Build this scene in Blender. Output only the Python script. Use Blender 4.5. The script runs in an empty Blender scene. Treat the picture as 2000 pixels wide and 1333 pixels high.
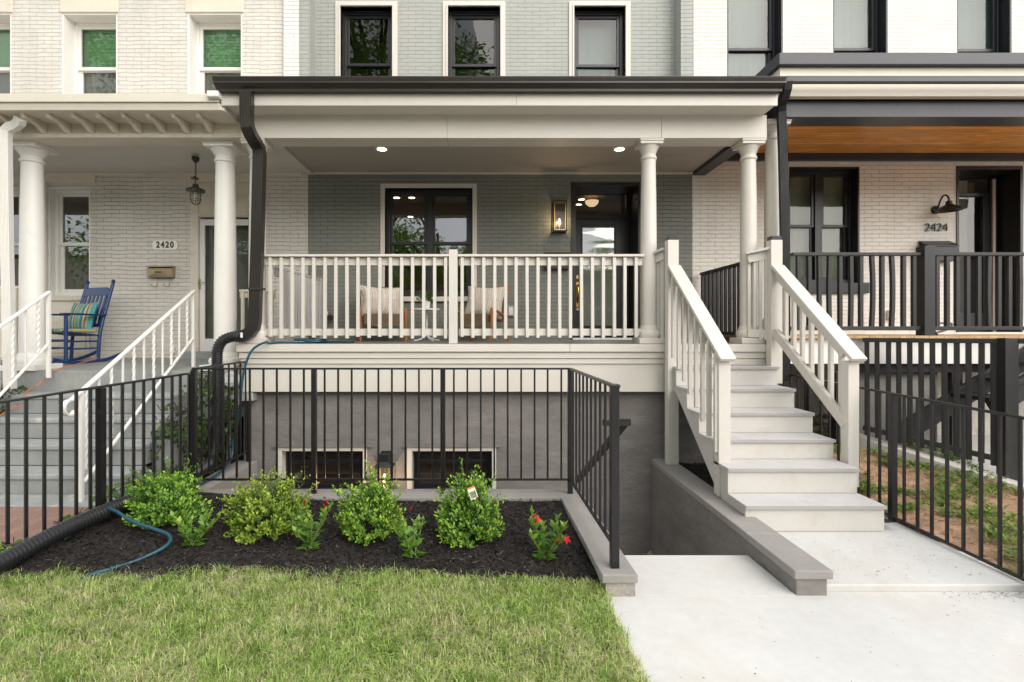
import bpy, bmesh, math, random
import numpy as np
from mathutils import Vector, Matrix, Quaternion
R = math.radians
rnd = random.Random(7)
SC = bpy.context.scene
COL = SC.collection

# ------------------------------------------------------------------ camera, sky, sun, exposure
F, VX, VY, HC = 994.0, 950.0, 645.0, 1.56      # focal length and vanishing point in photo pixels, eye height in metres
cd = bpy.data.cameras.new('camera')
cam = bpy.data.objects.new('camera', cd); COL.objects.link(cam)
cam.location = (0, 0, HC); cam.rotation_euler = (R(90), 0, 0)
cd.sensor_width = 36; cd.lens = F / 2000 * 36
cd.shift_x = (1000 - VX) / 2000; cd.shift_y = -(666.5 - VY) / 2000
cd.clip_start = .05; cd.clip_end = 600
SC.camera = cam

SUN_EL, SUN_AZ, SUN_TURN = 33, 146, 34
wd = bpy.data.worlds.new('World'); SC.world = wd; wd.use_nodes = True
nt = wd.node_tree
bg = nt.nodes['Background']; bg.inputs['Strength'].default_value = .15
sky = nt.nodes.new('ShaderNodeTexSky'); sky.sky_type = 'NISHITA'; sky.sun_disc = False
sky.sun_elevation = R(SUN_EL); sky.sun_rotation = R(SUN_AZ); sky.dust_density = 1.2; sky.air_density = 1.0
hs = nt.nodes.new('ShaderNodeHueSaturation'); hs.inputs['Saturation'].default_value = .55
tcw = nt.nodes.new('ShaderNodeTexCoord'); nzw = nt.nodes.new('ShaderNodeTexNoise')
nzw.inputs['Scale'].default_value = 2.6; nzw.inputs['Detail'].default_value = 7; nzw.inputs['Roughness'].default_value = .6
rpw = nt.nodes.new('ShaderNodeValToRGB'); rpw.color_ramp.elements[0].position = .36; rpw.color_ramp.elements[1].position = .62
mxw = nt.nodes.new('ShaderNodeMix'); mxw.data_type = 'RGBA'; mxw.inputs[7].default_value = (8.2, 8.2, 8.3, 1)
nt.links.new(sky.outputs[0], hs.inputs['Color']); nt.links.new(tcw.outputs['Generated'], nzw.inputs['Vector'])
nt.links.new(nzw.outputs['Fac'], rpw.inputs['Fac']); nt.links.new(rpw.outputs['Color'], mxw.inputs[0])
nt.links.new(hs.outputs['Color'], mxw.inputs[6]); nt.links.new(mxw.outputs[2], bg.inputs['Color'])
sl = bpy.data.lights.new('sun', 'SUN'); sl.energy = 1.45; sl.angle = R(60); sl.color = (1, .93, .84)
so = bpy.data.objects.new('sun', sl); COL.objects.link(so); so.rotation_euler = (R(90 - SUN_EL), 0, R(SUN_TURN)); so.location = (-3, -10, 15)
SC.view_settings.view_transform = 'Standard'; SC.view_settings.look = 'None'
SC.view_settings.exposure = .9; SC.view_settings.gamma = 1
SC.cycles.max_bounces = 8; SC.cycles.transparent_max_bounces = 16; SC.cycles.use_denoising = True
SC.cycles.sample_clamp_indirect = 6; SC.cycles.caustics_reflective = False; SC.cycles.caustics_refractive = False

def X(px, d): return (px - VX) * d / F
def Z(py, d): return HC + (VY - py) * d / F
def P(px, py, d): return Vector((X(px, d), d, Z(py, d)))

# ------------------------------------------------------------------ materials
def nodes(name):
    m = bpy.data.materials.new(name); m.use_nodes = True
    t = m.node_tree; b = t.nodes['Principled BSDF']
    return m, t, b
def N(t, typ, **kw):
    n = t.nodes.new('ShaderNode' + typ)
    for k, v in kw.items():
        if k in n.inputs: n.inputs[k].default_value = v
        else: setattr(n, k, v)
    return n
def mul_noise(t, colsock, coord, scale, lo, hi, detail=4, amt0=.3, amt1=.7):
    nz = N(t, 'TexNoise', Scale=scale, Detail=detail, Roughness=.6); t.links.new(coord, nz.inputs['Vector'])
    mr = N(t, 'MapRange'); t.links.new(nz.outputs['Fac'], mr.inputs['Value'])
    for i, v in zip((1, 2, 3, 4), (amt0, amt1, lo, hi)): mr.inputs[i].default_value = v
    vm = N(t, 'VectorMath', operation='SCALE')
    t.links.new(colsock, vm.inputs[0]); t.links.new(mr.outputs[0], vm.inputs['Scale'])
    return vm.outputs[0]
def stain(t, colsock, coord, scale, col, amount, lo=.55, hi=.75):
    nz = N(t, 'TexNoise', Scale=scale, Detail=8, Roughness=.65); t.links.new(coord, nz.inputs['Vector'])
    mr = N(t, 'MapRange'); t.links.new(nz.outputs['Fac'], mr.inputs['Value'])
    for i, v in zip((1, 2, 3, 4), (lo, hi, 0, amount)): mr.inputs[i].default_value = v
    mx = N(t, 'Mix', data_type='RGBA'); t.links.new(mr.outputs[0], mx.inputs[0]); t.links.new(colsock, mx.inputs[6])
    mx.inputs[7].default_value = (*col, 1)
    return mx.outputs[2]
def bumpnode(t, b, hsock, strength, dist, prev=None):
    bp = N(t, 'Bump', Strength=strength, Distance=dist); t.links.new(hsock, bp.inputs['Height'])
    if prev: t.links.new(prev, bp.inputs['Normal'])
    t.links.new(bp.outputs[0], b.inputs['Normal']); return bp.outputs[0]
def mat(name, col, rough=.6, var=.06, ns=3, bump=.0, bs=80, bd=.003, metal=0, spec=.5, st=None, stretch=None):
    m, t, b = nodes(name)
    tc = N(t, 'TexCoord').outputs['Object']
    if stretch:
        mp = N(t, 'Mapping'); mp.inputs['Scale'].default_value = stretch; t.links.new(tc, mp.inputs['Vector']); tc = mp.outputs[0]
    rgb = N(t, 'RGB'); rgb.outputs[0].default_value = (*col, 1); c = rgb.outputs[0]
    if var: c = mul_noise(t, c, tc, ns, 1 - var, 1 + var); c = mul_noise(t, c, tc, ns * 14, 1 - var * .6, 1 + var * .6)
    if st: c = stain(t, c, tc, *st)
    t.links.new(c, b.inputs['Base Color'])
    b.inputs['Roughness'].default_value = rough; b.inputs['Metallic'].default_value = metal
    b.inputs['Specular IOR Level'].default_value = spec
    if bump:
        nz = N(t, 'TexNoise', Scale=bs, Detail=6, Roughness=.65); t.links.new(tc, nz.inputs['Vector'])
        bumpnode(t, b, nz.outputs['Fac'], bump, bd)
    return m
def brickmat(name, col, mortar, bw=.213, rh=.0575, ms=.0045, rough=.62, axes='xz', bumpd=.006, var=.05, st=None, off=.5, col2=None, wob=.006, bs=1.0):
    m, t, b = nodes(name)
    tc = N(t, 'TexCoord').outputs['Object']
    sp = N(t, 'SeparateXYZ'); t.links.new(tc, sp.inputs[0])
    cb = N(t, 'CombineXYZ')
    if axes == 'xz':
        ad = N(t, 'Math', operation='ADD'); t.links.new(sp.outputs[0], ad.inputs[0]); t.links.new(sp.outputs[1], ad.inputs[1])
        t.links.new(ad.outputs[0], cb.inputs[0]); t.links.new(sp.outputs[2], cb.inputs[1])
    elif axes == 'xy': t.links.new(sp.outputs[0], cb.inputs[0]); t.links.new(sp.outputs[1], cb.inputs[1])
    elif axes == 'yx': t.links.new(sp.outputs[1], cb.inputs[0]); t.links.new(sp.outputs[0], cb.inputs[1])
    vec = cb.outputs[0]
    if wob:
        nz = N(t, 'TexNoise', Scale=3.2, Detail=5); t.links.new(tc, nz.inputs['Vector'])
        s1 = N(t, 'VectorMath', operation='SUBTRACT'); t.links.new(nz.outputs['Color'], s1.inputs[0]); s1.inputs[1].default_value = (.5, .5, .5)
        s2 = N(t, 'VectorMath', operation='SCALE'); t.links.new(s1.outputs[0], s2.inputs[0]); s2.inputs['Scale'].default_value = wob * 3.2
        s3 = N(t, 'VectorMath', operation='ADD'); t.links.new(vec, s3.inputs[0]); t.links.new(s2.outputs[0], s3.inputs[1]); vec = s3.outputs[0]
    br = N(t, 'TexBrick', offset=off); br.inputs['Scale'].default_value = 1
    br.inputs['Brick Width'].default_value = bw; br.inputs['Row Height'].default_value = rh
    br.inputs['Mortar Size'].default_value = ms; br.inputs['Mortar Smooth'].default_value = .6; br.inputs['Bias'].default_value = 0
    c2 = col2 or tuple(x * .95 for x in col)
    br.inputs['Color1'].default_value = (*col, 1); br.inputs['Color2'].default_value = (*c2, 1); br.inputs['Mortar'].default_value = (*mortar, 1)
    t.links.new(vec, br.inputs['Vector'])
    if wob:
        nm = N(t, 'TexNoise', Scale=4.5, Detail=5, Roughness=.7); t.links.new(tc, nm.inputs['Vector'])
        rm = N(t, 'MapRange'); t.links.new(nm.outputs['Fac'], rm.inputs['Value']); rm.inputs[1].default_value = .38; rm.inputs[2].default_value = .62
        mm = N(t, 'Mix', data_type='RGBA'); t.links.new(rm.outputs[0], mm.inputs[0]); mm.inputs[6].default_value = (*[x * .86 for x in mortar], 1); mm.inputs[7].default_value = (*[(x + y) / 2 for x, y in zip(col, mortar)], 1)
        t.links.new(mm.outputs[2], br.inputs['Mortar'])
    c = mul_noise(t, br.outputs['Color'], tc, 1.7, 1 - var, 1 + var); c = mul_noise(t, c, tc, 40, 1 - var * .7, 1 + var * .7)
    if st: c = stain(t, c, tc, *st)
    if st:
        mp = N(t, 'Mapping'); mp.inputs['Scale'].default_value = (4, 4, .35); t.links.new(tc, mp.inputs['Vector'])
        c = stain(t, c, mp.outputs[0], 1.6, tuple(x * .72 for x in col), .4, .55, .78)
    t.links.new(c, b.inputs['Base Color']); b.inputs['Roughness'].default_value = rough
    nz2 = N(t, 'TexNoise', Scale=55, Detail=5, Roughness=.7); t.links.new(tc, nz2.inputs['Vector'])
    b1 = bumpnode(t, b, nz2.outputs['Fac'], .35, .004)
    iv = N(t, 'Math', operation='SUBTRACT'); iv.inputs[0].default_value = 1; t.links.new(br.outputs['Fac'], iv.inputs[1])
    bumpnode(t, b, iv.outputs[0], bs, bumpd, b1)
    return m
def leafmat(name, rough=.42, trans=.3, spec=.4):
    m, t, b = nodes(name)
    a = N(t, 'Attribute', attribute_name='Col')
    t.links.new(a.outputs['Color'], b.inputs['Base Color']); b.inputs['Roughness'].default_value = rough; b.inputs['Specular IOR Level'].default_value = spec
    tr = N(t, 'BsdfTranslucent'); hs_ = N(t, 'HueSaturation'); hs_.inputs['Value'].default_value = 1.3; hs_.inputs['Hue'].default_value = .485
    t.links.new(a.outputs['Color'], hs_.inputs['Color']); t.links.new(hs_.outputs[0], tr.inputs['Color'])
    mx = N(t, 'MixShader'); mx.inputs[0].default_value = trans
    t.links.new(b.outputs[0], mx.inputs[1]); t.links.new(tr.outputs[0], mx.inputs[2])
    t.links.new(mx.outputs[0], t.nodes['Material Output'].inputs['Surface'])
    return m
def glassmat(name, ior=2.0, tint=(1, 1, 1), wave=0, wscale=(1, 1, 1), rough=.0, wd=.02):
    m, t, b = nodes(name); t.nodes.remove(b)
    tr = N(t, 'BsdfTransparent'); tr.inputs[0].default_value = (*tint, 1)
    gl = N(t, 'BsdfGlossy'); gl.inputs['Roughness'].default_value = rough
    fr = N(t, 'Fresnel'); fr.inputs['IOR'].default_value = ior
    mx = N(t, 'MixShader')
    ge = N(t, 'NewGeometry'); iv = N(t, 'Math', operation='SUBTRACT'); iv.inputs[0].default_value = 1; t.links.new(ge.outputs['Backfacing'], iv.inputs[1])
    ml = N(t, 'Math', operation='MULTIPLY'); t.links.new(fr.outputs[0], ml.inputs[0]); t.links.new(iv.outputs[0], ml.inputs[1])
    t.links.new(ml.outputs[0], mx.inputs[0]); t.links.new(tr.outputs[0], mx.inputs[1]); t.links.new(gl.outputs[0], mx.inputs[2])
    t.links.new(mx.outputs[0], t.nodes['Material Output'].inputs['Surface'])
    tc = N(t, 'TexCoord').outputs['Object']; mp = N(t, 'Mapping'); mp.inputs['Scale'].default_value = wscale; t.links.new(tc, mp.inputs['Vector'])
    nz = N(t, 'TexNoise', Scale=1, Detail=1); t.links.new(mp.outputs[0], nz.inputs['Vector'])
    bp = N(t, 'Bump', Strength=1, Distance=wd * wave if wave else .0006); t.links.new(nz.outputs['Fac'], bp.inputs['Height'])
    t.links.new(bp.outputs[0], gl.inputs['Normal'])
    return m
def emit(name, col, s):
    m, t, b = nodes(name); b.inputs['Base Color'].default_value = (*col, 1)
    b.inputs['Emission Color'].default_value = (*col, 1); b.inputs['Emission Strength'].default_value = s
    return m

GREY = (.375, .382, .352)
m_grey = brickmat('grey_painted_brick', GREY, (.30, .315, .28), ms=.0032, st=(1.2, (.34, .35, .32), .35))
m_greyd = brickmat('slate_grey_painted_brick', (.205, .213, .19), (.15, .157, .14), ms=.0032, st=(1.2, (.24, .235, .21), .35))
m_beige = brickmat('beige_painted_brick', (.655, .62, .57), (.55, .51, .455), ms=.003, wob=.014, bumpd=.009, var=.07, st=(1.5, (.55, .47, .38), .45, .52, .78))
m_white = brickmat('white_painted_brick', (.78, .755, .70), (.67, .645, .59), ms=.003, bumpd=.006, st=(1.2, (.76, .72, .66), .4))
m_quoin = brickmat('white_pier_brick', (.75, .735, .70), (.60, .58, .55), ms=.0032)
m_trim = mat('warm_grey_trim_paint', (.63, .59, .535), .5, .025, 1.4, .1, 60, .002, st=(2.2, (.56, .49, .38), .35, .56, .8))
m_rail = mat('pale_greige_rail_paint', (.61, .575, .525), .5, .04, 5, .25, 90, .002, st=(9, (.54, .5, .44), .4, .58, .8), stretch=(1, 1, .25))
m_tread = mat('grey_tread_paint', (.54, .52, .515), .55, .06, 4, .2, 70, .002, st=(7, (.36, .32, .27), .6, .55, .74))
m_nose = mat('tread_nosing_paint', (.38, .365, .355), .55, .05, 4, .2, 70, .002)
m_riser = mat('riser_paint', (.57, .545, .51), .55, .04, 3, .15, 70, .002, st=(4.5, (.42, .36, .28), .55, .55, .76))
m_cream = mat('aged_cream_paint', (.68, .62, .53), .6, .05, 3, .4, 50, .003, st=(4, (.45, .33, .2), .6, .56, .76), stretch=(.5, 1, 1))
m_wpaint = mat('white_gloss_paint', (.8, .78, .74), .45, .03, 3, .15, 50, .002, st=(6, (.6, .52, .42), .4, .6, .8))
m_cream2 = mat('cream_fascia_paint', (.70, .65, .55), .55, .03, 2, .1)
m_black = mat('black_metal', (.0095, .009, .0095), .35, .1, 20, .25, 120, .001, spec=.5, st=(30, (.06, .055, .05), .6, .6, .75))
m_bpaint = mat('black_wood_paint', (.0145, .014, .0145), .5, .15, 10, .3, 60, .002, st=(12, (.07, .065, .062), .6, .56, .78), stretch=(1, 1, .2))
m_bframe = mat('black_window_frame', (.014, .014, .017), .35, .05, 5)
m_navy = mat('dark_slate_fascia', (.034, .034, .044), .42, .12, 2, .05, st=(2, (.06, .06, .068), .4))
m_bronze = mat('dark_bronze_gutter', (.036, .030, .026), .38, .12, 2, .05, metal=.25, spec=.6)
m_stucco = mat('charcoal_stucco', (.19, .174, .166), .8, .16, 1.6, .6, 7, .022, st=(2.0, (.265, .245, .235), .8, .48, .72), stretch=(1, 1, 2.2))
m_coping = mat('grey_painted_coping', (.285, .265, .25), .75, .08, 3, .5, 70, .003, st=(8, (.36, .34, .32), .5, .58, .78))
m_rough = mat('rough_painted_masonry', (.33, .30, .275), .85, .15, 6, 1, 40, .012, st=(10, (.5, .42, .33), .6))
m_conc = mat('pale_concrete', (.57, .56, .54), .8, .06, 1.3, .5, 90, .003, st=(1.4, (.50, .44, .36), .5, .52, .74))
m_conc2 = mat('weathered_concrete', (.52, .49, .45), .85, .15, 4, .7, 30, .008, st=(5, (.25, .22, .18), .6))
m_stepgrey = mat('grey_painted_steps', (.285, .295, .288), .7, .12, 3, .5, 25, .005, st=(3.5, (.42, .40, .35), .6, .55, .75))
m_treadgrey = mat('worn_step_tread', (.33, .34, .34), .7, .14, 3, .4, 25, .004, st=(6, (.6, .55, .44), .8, .57, .72))
m_ceil = brickmat('beadboard_ceiling', (.68, .655, .61), (.4, .38, .35), bw=30, rh=.05, ms=.0045, axes='xy', bumpd=.003, wob=0, var=.03)
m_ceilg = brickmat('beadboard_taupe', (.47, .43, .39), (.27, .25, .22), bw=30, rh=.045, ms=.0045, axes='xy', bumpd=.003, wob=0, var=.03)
m_floor = mat('porch_floor_paint', (.24, .24, .235), .5, .08, 3, .2, 40, .003)
def woodceil():
    m = brickmat('oiled_wood_ceiling', (.80, .38, .10), (.14, .05, .01), bw=2.1, rh=.085, ms=.003, axes='xy', bumpd=.002, wob=0, var=.1, col2=(.62, .27, .065), rough=.35)
    t = m.node_tree; b = t.nodes['Principled BSDF']; src = b.inputs['Base Color'].links[0].from_socket
    tc = N(t, 'TexCoord'); mp = N(t, 'Mapping'); mp.inputs['Scale'].default_value = (1.2, 22, 1); t.links.new(tc.outputs['Object'], mp.inputs[0])
    c = mul_noise(t, src, mp.outputs[0], 2.5, .55, 1.5, 6); t.links.new(c, b.inputs['Base Color']); return m
m_wood = woodceil()
m_deck = mat('raw_deck_wood', (.50, .33, .17), .6, .25, 6)
m_teak = mat('teak_wood', (.36, .13, .035), .4, .2, 8, .1)
m_weave = brickmat('woven_cord', (.24, .17, .10), (.12, .08, .05), bw=.03, rh=.014, ms=.002, bumpd=.004, wob=0)
m_ticking = brickmat('striped_cushion_cloth', (.62, .57, .5), (.3, .29, .3), bw=.034, rh=30, ms=.006, bumpd=.0, wob=.008, off=0, rough=.9, col2=(.5, .42, .36))
m_blue = mat('blue_chair_paint', (.010, .040, .135), .35, .12, 8, .1)
def stripes(name, cols, w):
    m, t, b = nodes(name); tc = N(t, 'TexCoord').outputs['Object']; sp = N(t, 'SeparateXYZ'); t.links.new(tc, sp.inputs[0])
    dv = N(t, 'Math', operation='DIVIDE'); t.links.new(sp.outputs[0], dv.inputs[0]); dv.inputs[1].default_value = w
    fr = N(t, 'Math', operation='FRACT'); t.links.new(dv.outputs[0], fr.inputs[0])
    rp = N(t, 'ValToRGB'); rp.color_ramp.interpolation = 'CONSTANT'; el = rp.color_ramp.elements
    for i, c in enumerate(cols):
        e = el[0] if i == 0 else (el[1] if i == 1 else el.new(i / len(cols))); e.position = i / len(cols); e.color = (*c, 1)
    t.links.new(fr.outputs[0], rp.inputs[0]); t.links.new(rp.outputs[0], b.inputs['Base Color']); b.inputs['Roughness'].default_value = .9
    nz = N(t, 'TexNoise', Scale=160); t.links.new(tc, nz.inputs['Vector']); bumpnode(t, b, nz.outputs['Fac'], .3, .003); return m
m_aqua = stripes('aqua_striped_cloth', [(.08, .30, .33), (.08, .30, .33), (.42, .36, .12), (.05, .20, .30), (.05, .20, .30), (.5, .45, .3), (.28, .12, .05), (.30, .38, .2)], .17)
m_brass = mat('aged_brass', (.40, .33, .21), .42, .12, 10, metal=.6)
m_gold = mat('polished_brass', (.75, .5, .14), .22, .03, 10, metal=1)
m_steel = mat('galvanised_steel', (.5, .5, .5), .4, .12, 8, metal=.8)
m_boxgrey = mat('grey_box_enamel', (.38, .38, .37), .5, .06, 6)
m_plastic = mat('black_plastic_pipe', (.016, .016, .018), .36, .1, 6, .1, spec=.55)
m_hose = mat('teal_hose_rubber', (.012, .075, .11), .35, .1, 12)
m_mulch = mat('dark_mulch', (.022, .018, .016), .95, .5, 22, 1, 60, .02)
m_soil = mat('red_brown_soil', (.36, .22, .135), .95, .3, 6, 1, 24, .03, st=(5, (.40, .30, .21), .7))
m_turf = mat('thatch_soil', (.11, .12, .04), .95, .3, 14, 1, 60, .02)
m_ground = mat('dusty_ground', (.2, .18, .15), .95, .2, 2)
m_road = mat('asphalt', (.05, .05, .052), .9, .2, 3, .5)
m_pave = brickmat('red_brick_paving', (.33, .19, .145), (.24, .2, .16), bw=.2, rh=.1, ms=.006, axes='yx', bumpd=.004, wob=.01, var=.15, col2=(.25, .15, .12))
m_int = mat('interior_wall_paint', (.24, .19, .15), .7, .04, 1)
m_dark = mat('dark_void', (.02, .018, .016), .9, .0)
m_curt = mat('sheer_curtain', (.20, .24, .235), .8, .05, 2)
m_curtg = mat('insect_screen', (.22, .245, .25), .7, .06, 1.5)
m_blindg = mat('green_blind_slat', (.30, .60, .30), .5, .08, 6)
m_screen = mat('grey_insect_screen', (.20, .19, .175), .7, .1, 3)
m_glass = glassmat('window_glass', 1.6, (.85, .88, .86), wscale=(3, 1, 3))
m_glass2 = glassmat('dark_window_glass', 2.5, (.7, .7, .68), wscale=(3, 1, 3))
m_wavy = glassmat('rippled_door_glass', 3.6, (.25, .27, .26), 1, (1.1, 1, 6.5), .02, .006)
m_clear = glassmat('lantern_glass', 1.4, (.98, .97, .94))
m_bulb = emit('warm_bulb', (1, .62, .25), 7)
m_down = emit('downlight', (1, .86, .66), 9)
m_pend = emit('lit_glass_bowl', (1, .74, .44), .95)
m_leaf = leafmat('leaf', .38, .3); m_tleaf = leafmat('tree_leaf', .5, .6); m_blindd = mat('slat_gap_shade', (.03, .16, .05), .6, 0); m_grassm = leafmat('grass_blade', .5, .3, .3); m_chip = leafmat('mulch_chip', .9, 0, .15)
m_petal = mat('red_petal', (.55, .004, .012), .5, .2, 30)
m_bark = mat('bark', (.10, .075, .05), .9, .3, 12, 1, 30, .02)
m_stem = mat('green_stem', (.16, .22, .06), .6, .2, 20)
m_tag = mat('plant_tag_card', (.75, .7, .62), .4, 0)
m_tag2 = mat('orange_print', (.72, .2, .06), .5, .25, 60)
m_tag3 = mat('photo_print', (.2, .22, .12), .5, .8, 90)
m_orange = mat('orange_cord', (.62, .17, .06), .5, .05)
m_wht = mat('white_enamel', (.78, .77, .75), .35, .02)

# ------------------------------------------------------------------ mesh helpers
class MB:
    def __init__(s): s.v = []; s.f = []; s.sm = False
    def add(s, vs, fs):
        o = len(s.v); s.v += [tuple(v) for v in vs]; s.f += [tuple(i + o for i in f) for f in fs]; return s
    def box(s, x0, x1, y0, y1, z0, z1):
        return s.add([(x0, y0, z0), (x1, y0, z0), (x1, y1, z0), (x0, y1, z0), (x0, y0, z1), (x1, y0, z1), (x1, y1, z1), (x0, y1, z1)],
                     [(0, 3, 2, 1), (4, 5, 6, 7), (0, 1, 5, 4), (1, 2, 6, 5), (2, 3, 7, 6), (3, 0, 4, 7)])
    def bar(s, p0, p1, w, h, up=(0, 0, 1)):
        p0 = Vector(p0); p1 = Vector(p1); d = (p1 - p0).normalized(); u = Vector(up)
        a = d.cross(u)
        if a.length < 1e-4: a = d.cross(Vector((0, 1, 0)))
        a.normalize(); b = a.cross(d)
        a *= w / 2; b *= h / 2
        vs = [p0 - a - b, p0 + a - b, p0 + a + b, p0 - a + b, p1 - a - b, p1 + a - b, p1 + a + b, p1 - a + b]
        return s.add(vs, [(0, 1, 2, 3), (4, 7, 6, 5), (0, 4, 5, 1), (1, 5, 6, 2), (2, 6, 7, 3), (3, 7, 4, 0)])
    def sweep(s, pts, sec, up=(0, 0, 1), scale=None, cap=True):
        pts = [Vector(p) for p in pts]; n = len(pts); k = len(sec); vs = []
        a = None
        for i, p in enumerate(pts):
            d = (pts[min(i + 1, n - 1)] - pts[max(i - 1, 0)]).normalized()
            if a is None:
                a = d.cross(Vector(up))
                if a.length < 1e-3: a = d.cross(Vector((1, 0, 0)))
            a = (a - d * a.dot(d)).normalized(); b = a.cross(d)
            q = scale[i] if scale else 1
            vs += [p + a * (u * q) + b * (v * q) for u, v in sec]
        fs = [(i * k + j, i * k + (j + 1) % k, (i + 1) * k + (j + 1) % k, (i + 1) * k + j) for i in range(n - 1) for j in range(k)]
        if cap: fs += [tuple(range(k))[::-1], tuple((n - 1) * k + j for j in range(k))]
        return s.add(vs, fs)
    def tube(s, pts, r, seg=10, scale=None):
        s.sm = True
        return s.sweep(pts, [(r * math.cos(2 * math.pi * j / seg), r * math.sin(2 * math.pi * j / seg)) for j in range(seg)], scale=scale)
    def lathe(s, cx, cy, prof, seg=24, cap=True):
        s.sm = True
        vs = [(cx + r * math.cos(2 * math.pi * j / seg), cy + r * math.sin(2 * math.pi * j / seg), z) for r, z in prof for j in range(seg)]
        n = len(prof)
        fs = [(i * seg + j, i * seg + (j + 1) % seg, (i + 1) * seg + (j + 1) % seg, (i + 1) * seg + j) for i in range(n - 1) for j in range(seg)]
        if cap: fs += [tuple(range(seg))[::-1], tuple((n - 1) * seg + j for j in range(seg))]
        return s.add(vs, fs)
    def prism(s, poly, axis, a, b):
        def mk(u, v, w): return {'x': (w, u, v), 'y': (u, w, v), 'z': (u, v, w)}[axis]
        n = len(poly)
        return s.add([mk(u, v, a) for u, v in poly] + [mk(u, v, b) for u, v in poly],
                     [tuple(range(n))[::-1], tuple(range(n, 2 * n))] + [(i, (i + 1) % n, n + (i + 1) % n, n + i) for i in range(n)])
    def quad(s, *p): return s.add(p, [tuple(range(len(p)))])
    def wall(s, x0, x1, z0, z1, y, t, ops=()):
        xs = sorted({x0, x1, *[o[0] for o in ops], *[o[1] for o in ops]}); zs = sorted({z0, z1, *[o[2] for o in ops], *[o[3] for o in ops]})
        xs = [x for x in xs if x0 <= x <= x1]; zs = [z for z in zs if z0 <= z <= z1]
        for i in range(len(xs) - 1):
            for j in range(len(zs) - 1):
                cx, cz = (xs[i] + xs[i + 1]) / 2, (zs[j] + zs[j + 1]) / 2
                if any(o[0] < cx < o[1] and o[2] < cz < o[3] for o in ops): continue
                s.quad((xs[i], y, zs[j]), (xs[i + 1], y, zs[j]), (xs[i + 1], y, zs[j + 1]), (xs[i], y, zs[j + 1]))
                s.quad((xs[i], y + t, zs[j]), (xs[i], y + t, zs[j + 1]), (xs[i + 1], y + t, zs[j + 1]), (xs[i + 1], y + t, zs[j]))
        for a, b, c, d in list(ops) + [(x0, x1, z0, z1)]:
            e = y + t
            s.quad((a, y, c), (a, e, c), (a, e, d), (a, y, d)); s.quad((b, y, c), (b, y, d), (b, e, d), (b, e, c))
            s.quad((a, y, d), (a, e, d), (b, e, d), (b, y, d)); s.quad((a, y, c), (b, y, c), (b, e, c), (a, e, c))
        return s
    def build(s, name, m, parent=None, bevel=0, fix=True, smooth=None):
        me = bpy.data.meshes.new(name); me.from_pydata(s.v, [], s.f)
        if fix:
            bm = bmesh.new(); bm.from_mesh(me); bmesh.ops.recalc_face_normals(bm, faces=bm.faces); bm.to_mesh(me); bm.free()
        me.materials.append(m)
        if s.sm if smooth is None else smooth:
            me.polygons.foreach_set('use_smooth', [True] * len(me.polygons)); me.set_sharp_from_angle(angle=R(38))
        o = bpy.data.objects.new(name, me); COL.objects.link(o)
        if parent: put(o, parent)
        if bevel:
            bv = o.modifiers.new('bevel', 'BEVEL'); bv.width = bevel; bv.segments = 2; bv.limit_method = 'ANGLE'; bv.angle_limit = R(40)
        return o
def put(o, parent):
    o.parent = parent
    if parent.parent is None and parent.type == 'EMPTY':
        o.matrix_parent_inverse = (Matrix.Translation(parent.location) @ parent.rotation_euler.to_matrix().to_4x4()).inverted()
def tag(o, label=None, cat=None, group=None, kind=None):
    if label: o['label'] = label
    if cat: o['category'] = cat
    if group: o['group'] = group
    if kind: o['kind'] = kind
    return o
def thing(name, label, cat, loc=(0, 0, 0), group=None):
    o = bpy.data.objects.new(name, None); COL.objects.link(o); o.location = loc; o.empty_display_size = .1
    return tag(o, label, cat, group)
def copy_tree(o, parent=None):
    c = o.copy(); COL.objects.link(c)
    if parent: c.parent = parent
    for ch in list(o.children): copy_tree(ch, c)
    return c
def box(name, m, parent, x0, x1, y0, y1, z0, z1, bevel=0): return MB().box(x0, x1, y0, y1, z0, z1).build(name, m, parent, bevel)
def arc(c, r, a0, a1, n, ax=((1, 0, 0), (0, 0, 1))):
    u, v = Vector(ax[0]), Vector(ax[1])
    return [Vector(c) + u * (r * math.cos(a0 + (a1 - a0) * i / n)) + v * (r * math.sin(a0 + (a1 - a0) * i / n)) for i in range(n + 1)]
def smooth_path(pts, n=8):
    pts = [Vector(p) for p in pts]; q = [pts[0] * 2 - pts[1]] + pts + [pts[-1] * 2 - pts[-2]]; out = []
    for i in range(1, len(q) - 2):
        a, b, c, d = q[i - 1:i + 3]
        for k in range(n):
            t = k / n
            out.append(.5 * ((2 * b) + (c - a) * t + (2 * a - 5 * b + 4 * c - d) * t * t + (3 * b - a - 3 * c + d) * t ** 3))
    return out + [pts[-1]]
def resample(pts, step):
    out = [pts[0]]; acc = 0
    for a, b in zip(pts, pts[1:]):
        L = (b - a).length; t = step - acc
        while t <= L: out.append(a.lerp(b, t / L)); t += step
        acc = (acc + L) % step if L else acc
    return out
def corrugated(pts, r, pitch=.018, seg=16, depth=.13):
    q = resample(smooth_path(pts, 24), pitch / 4)
    sc = [1, 1, 1 - depth, 1 - depth]
    return MB().tube(q, r, seg, [sc[i % 4] for i in range(len(q))])

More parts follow.
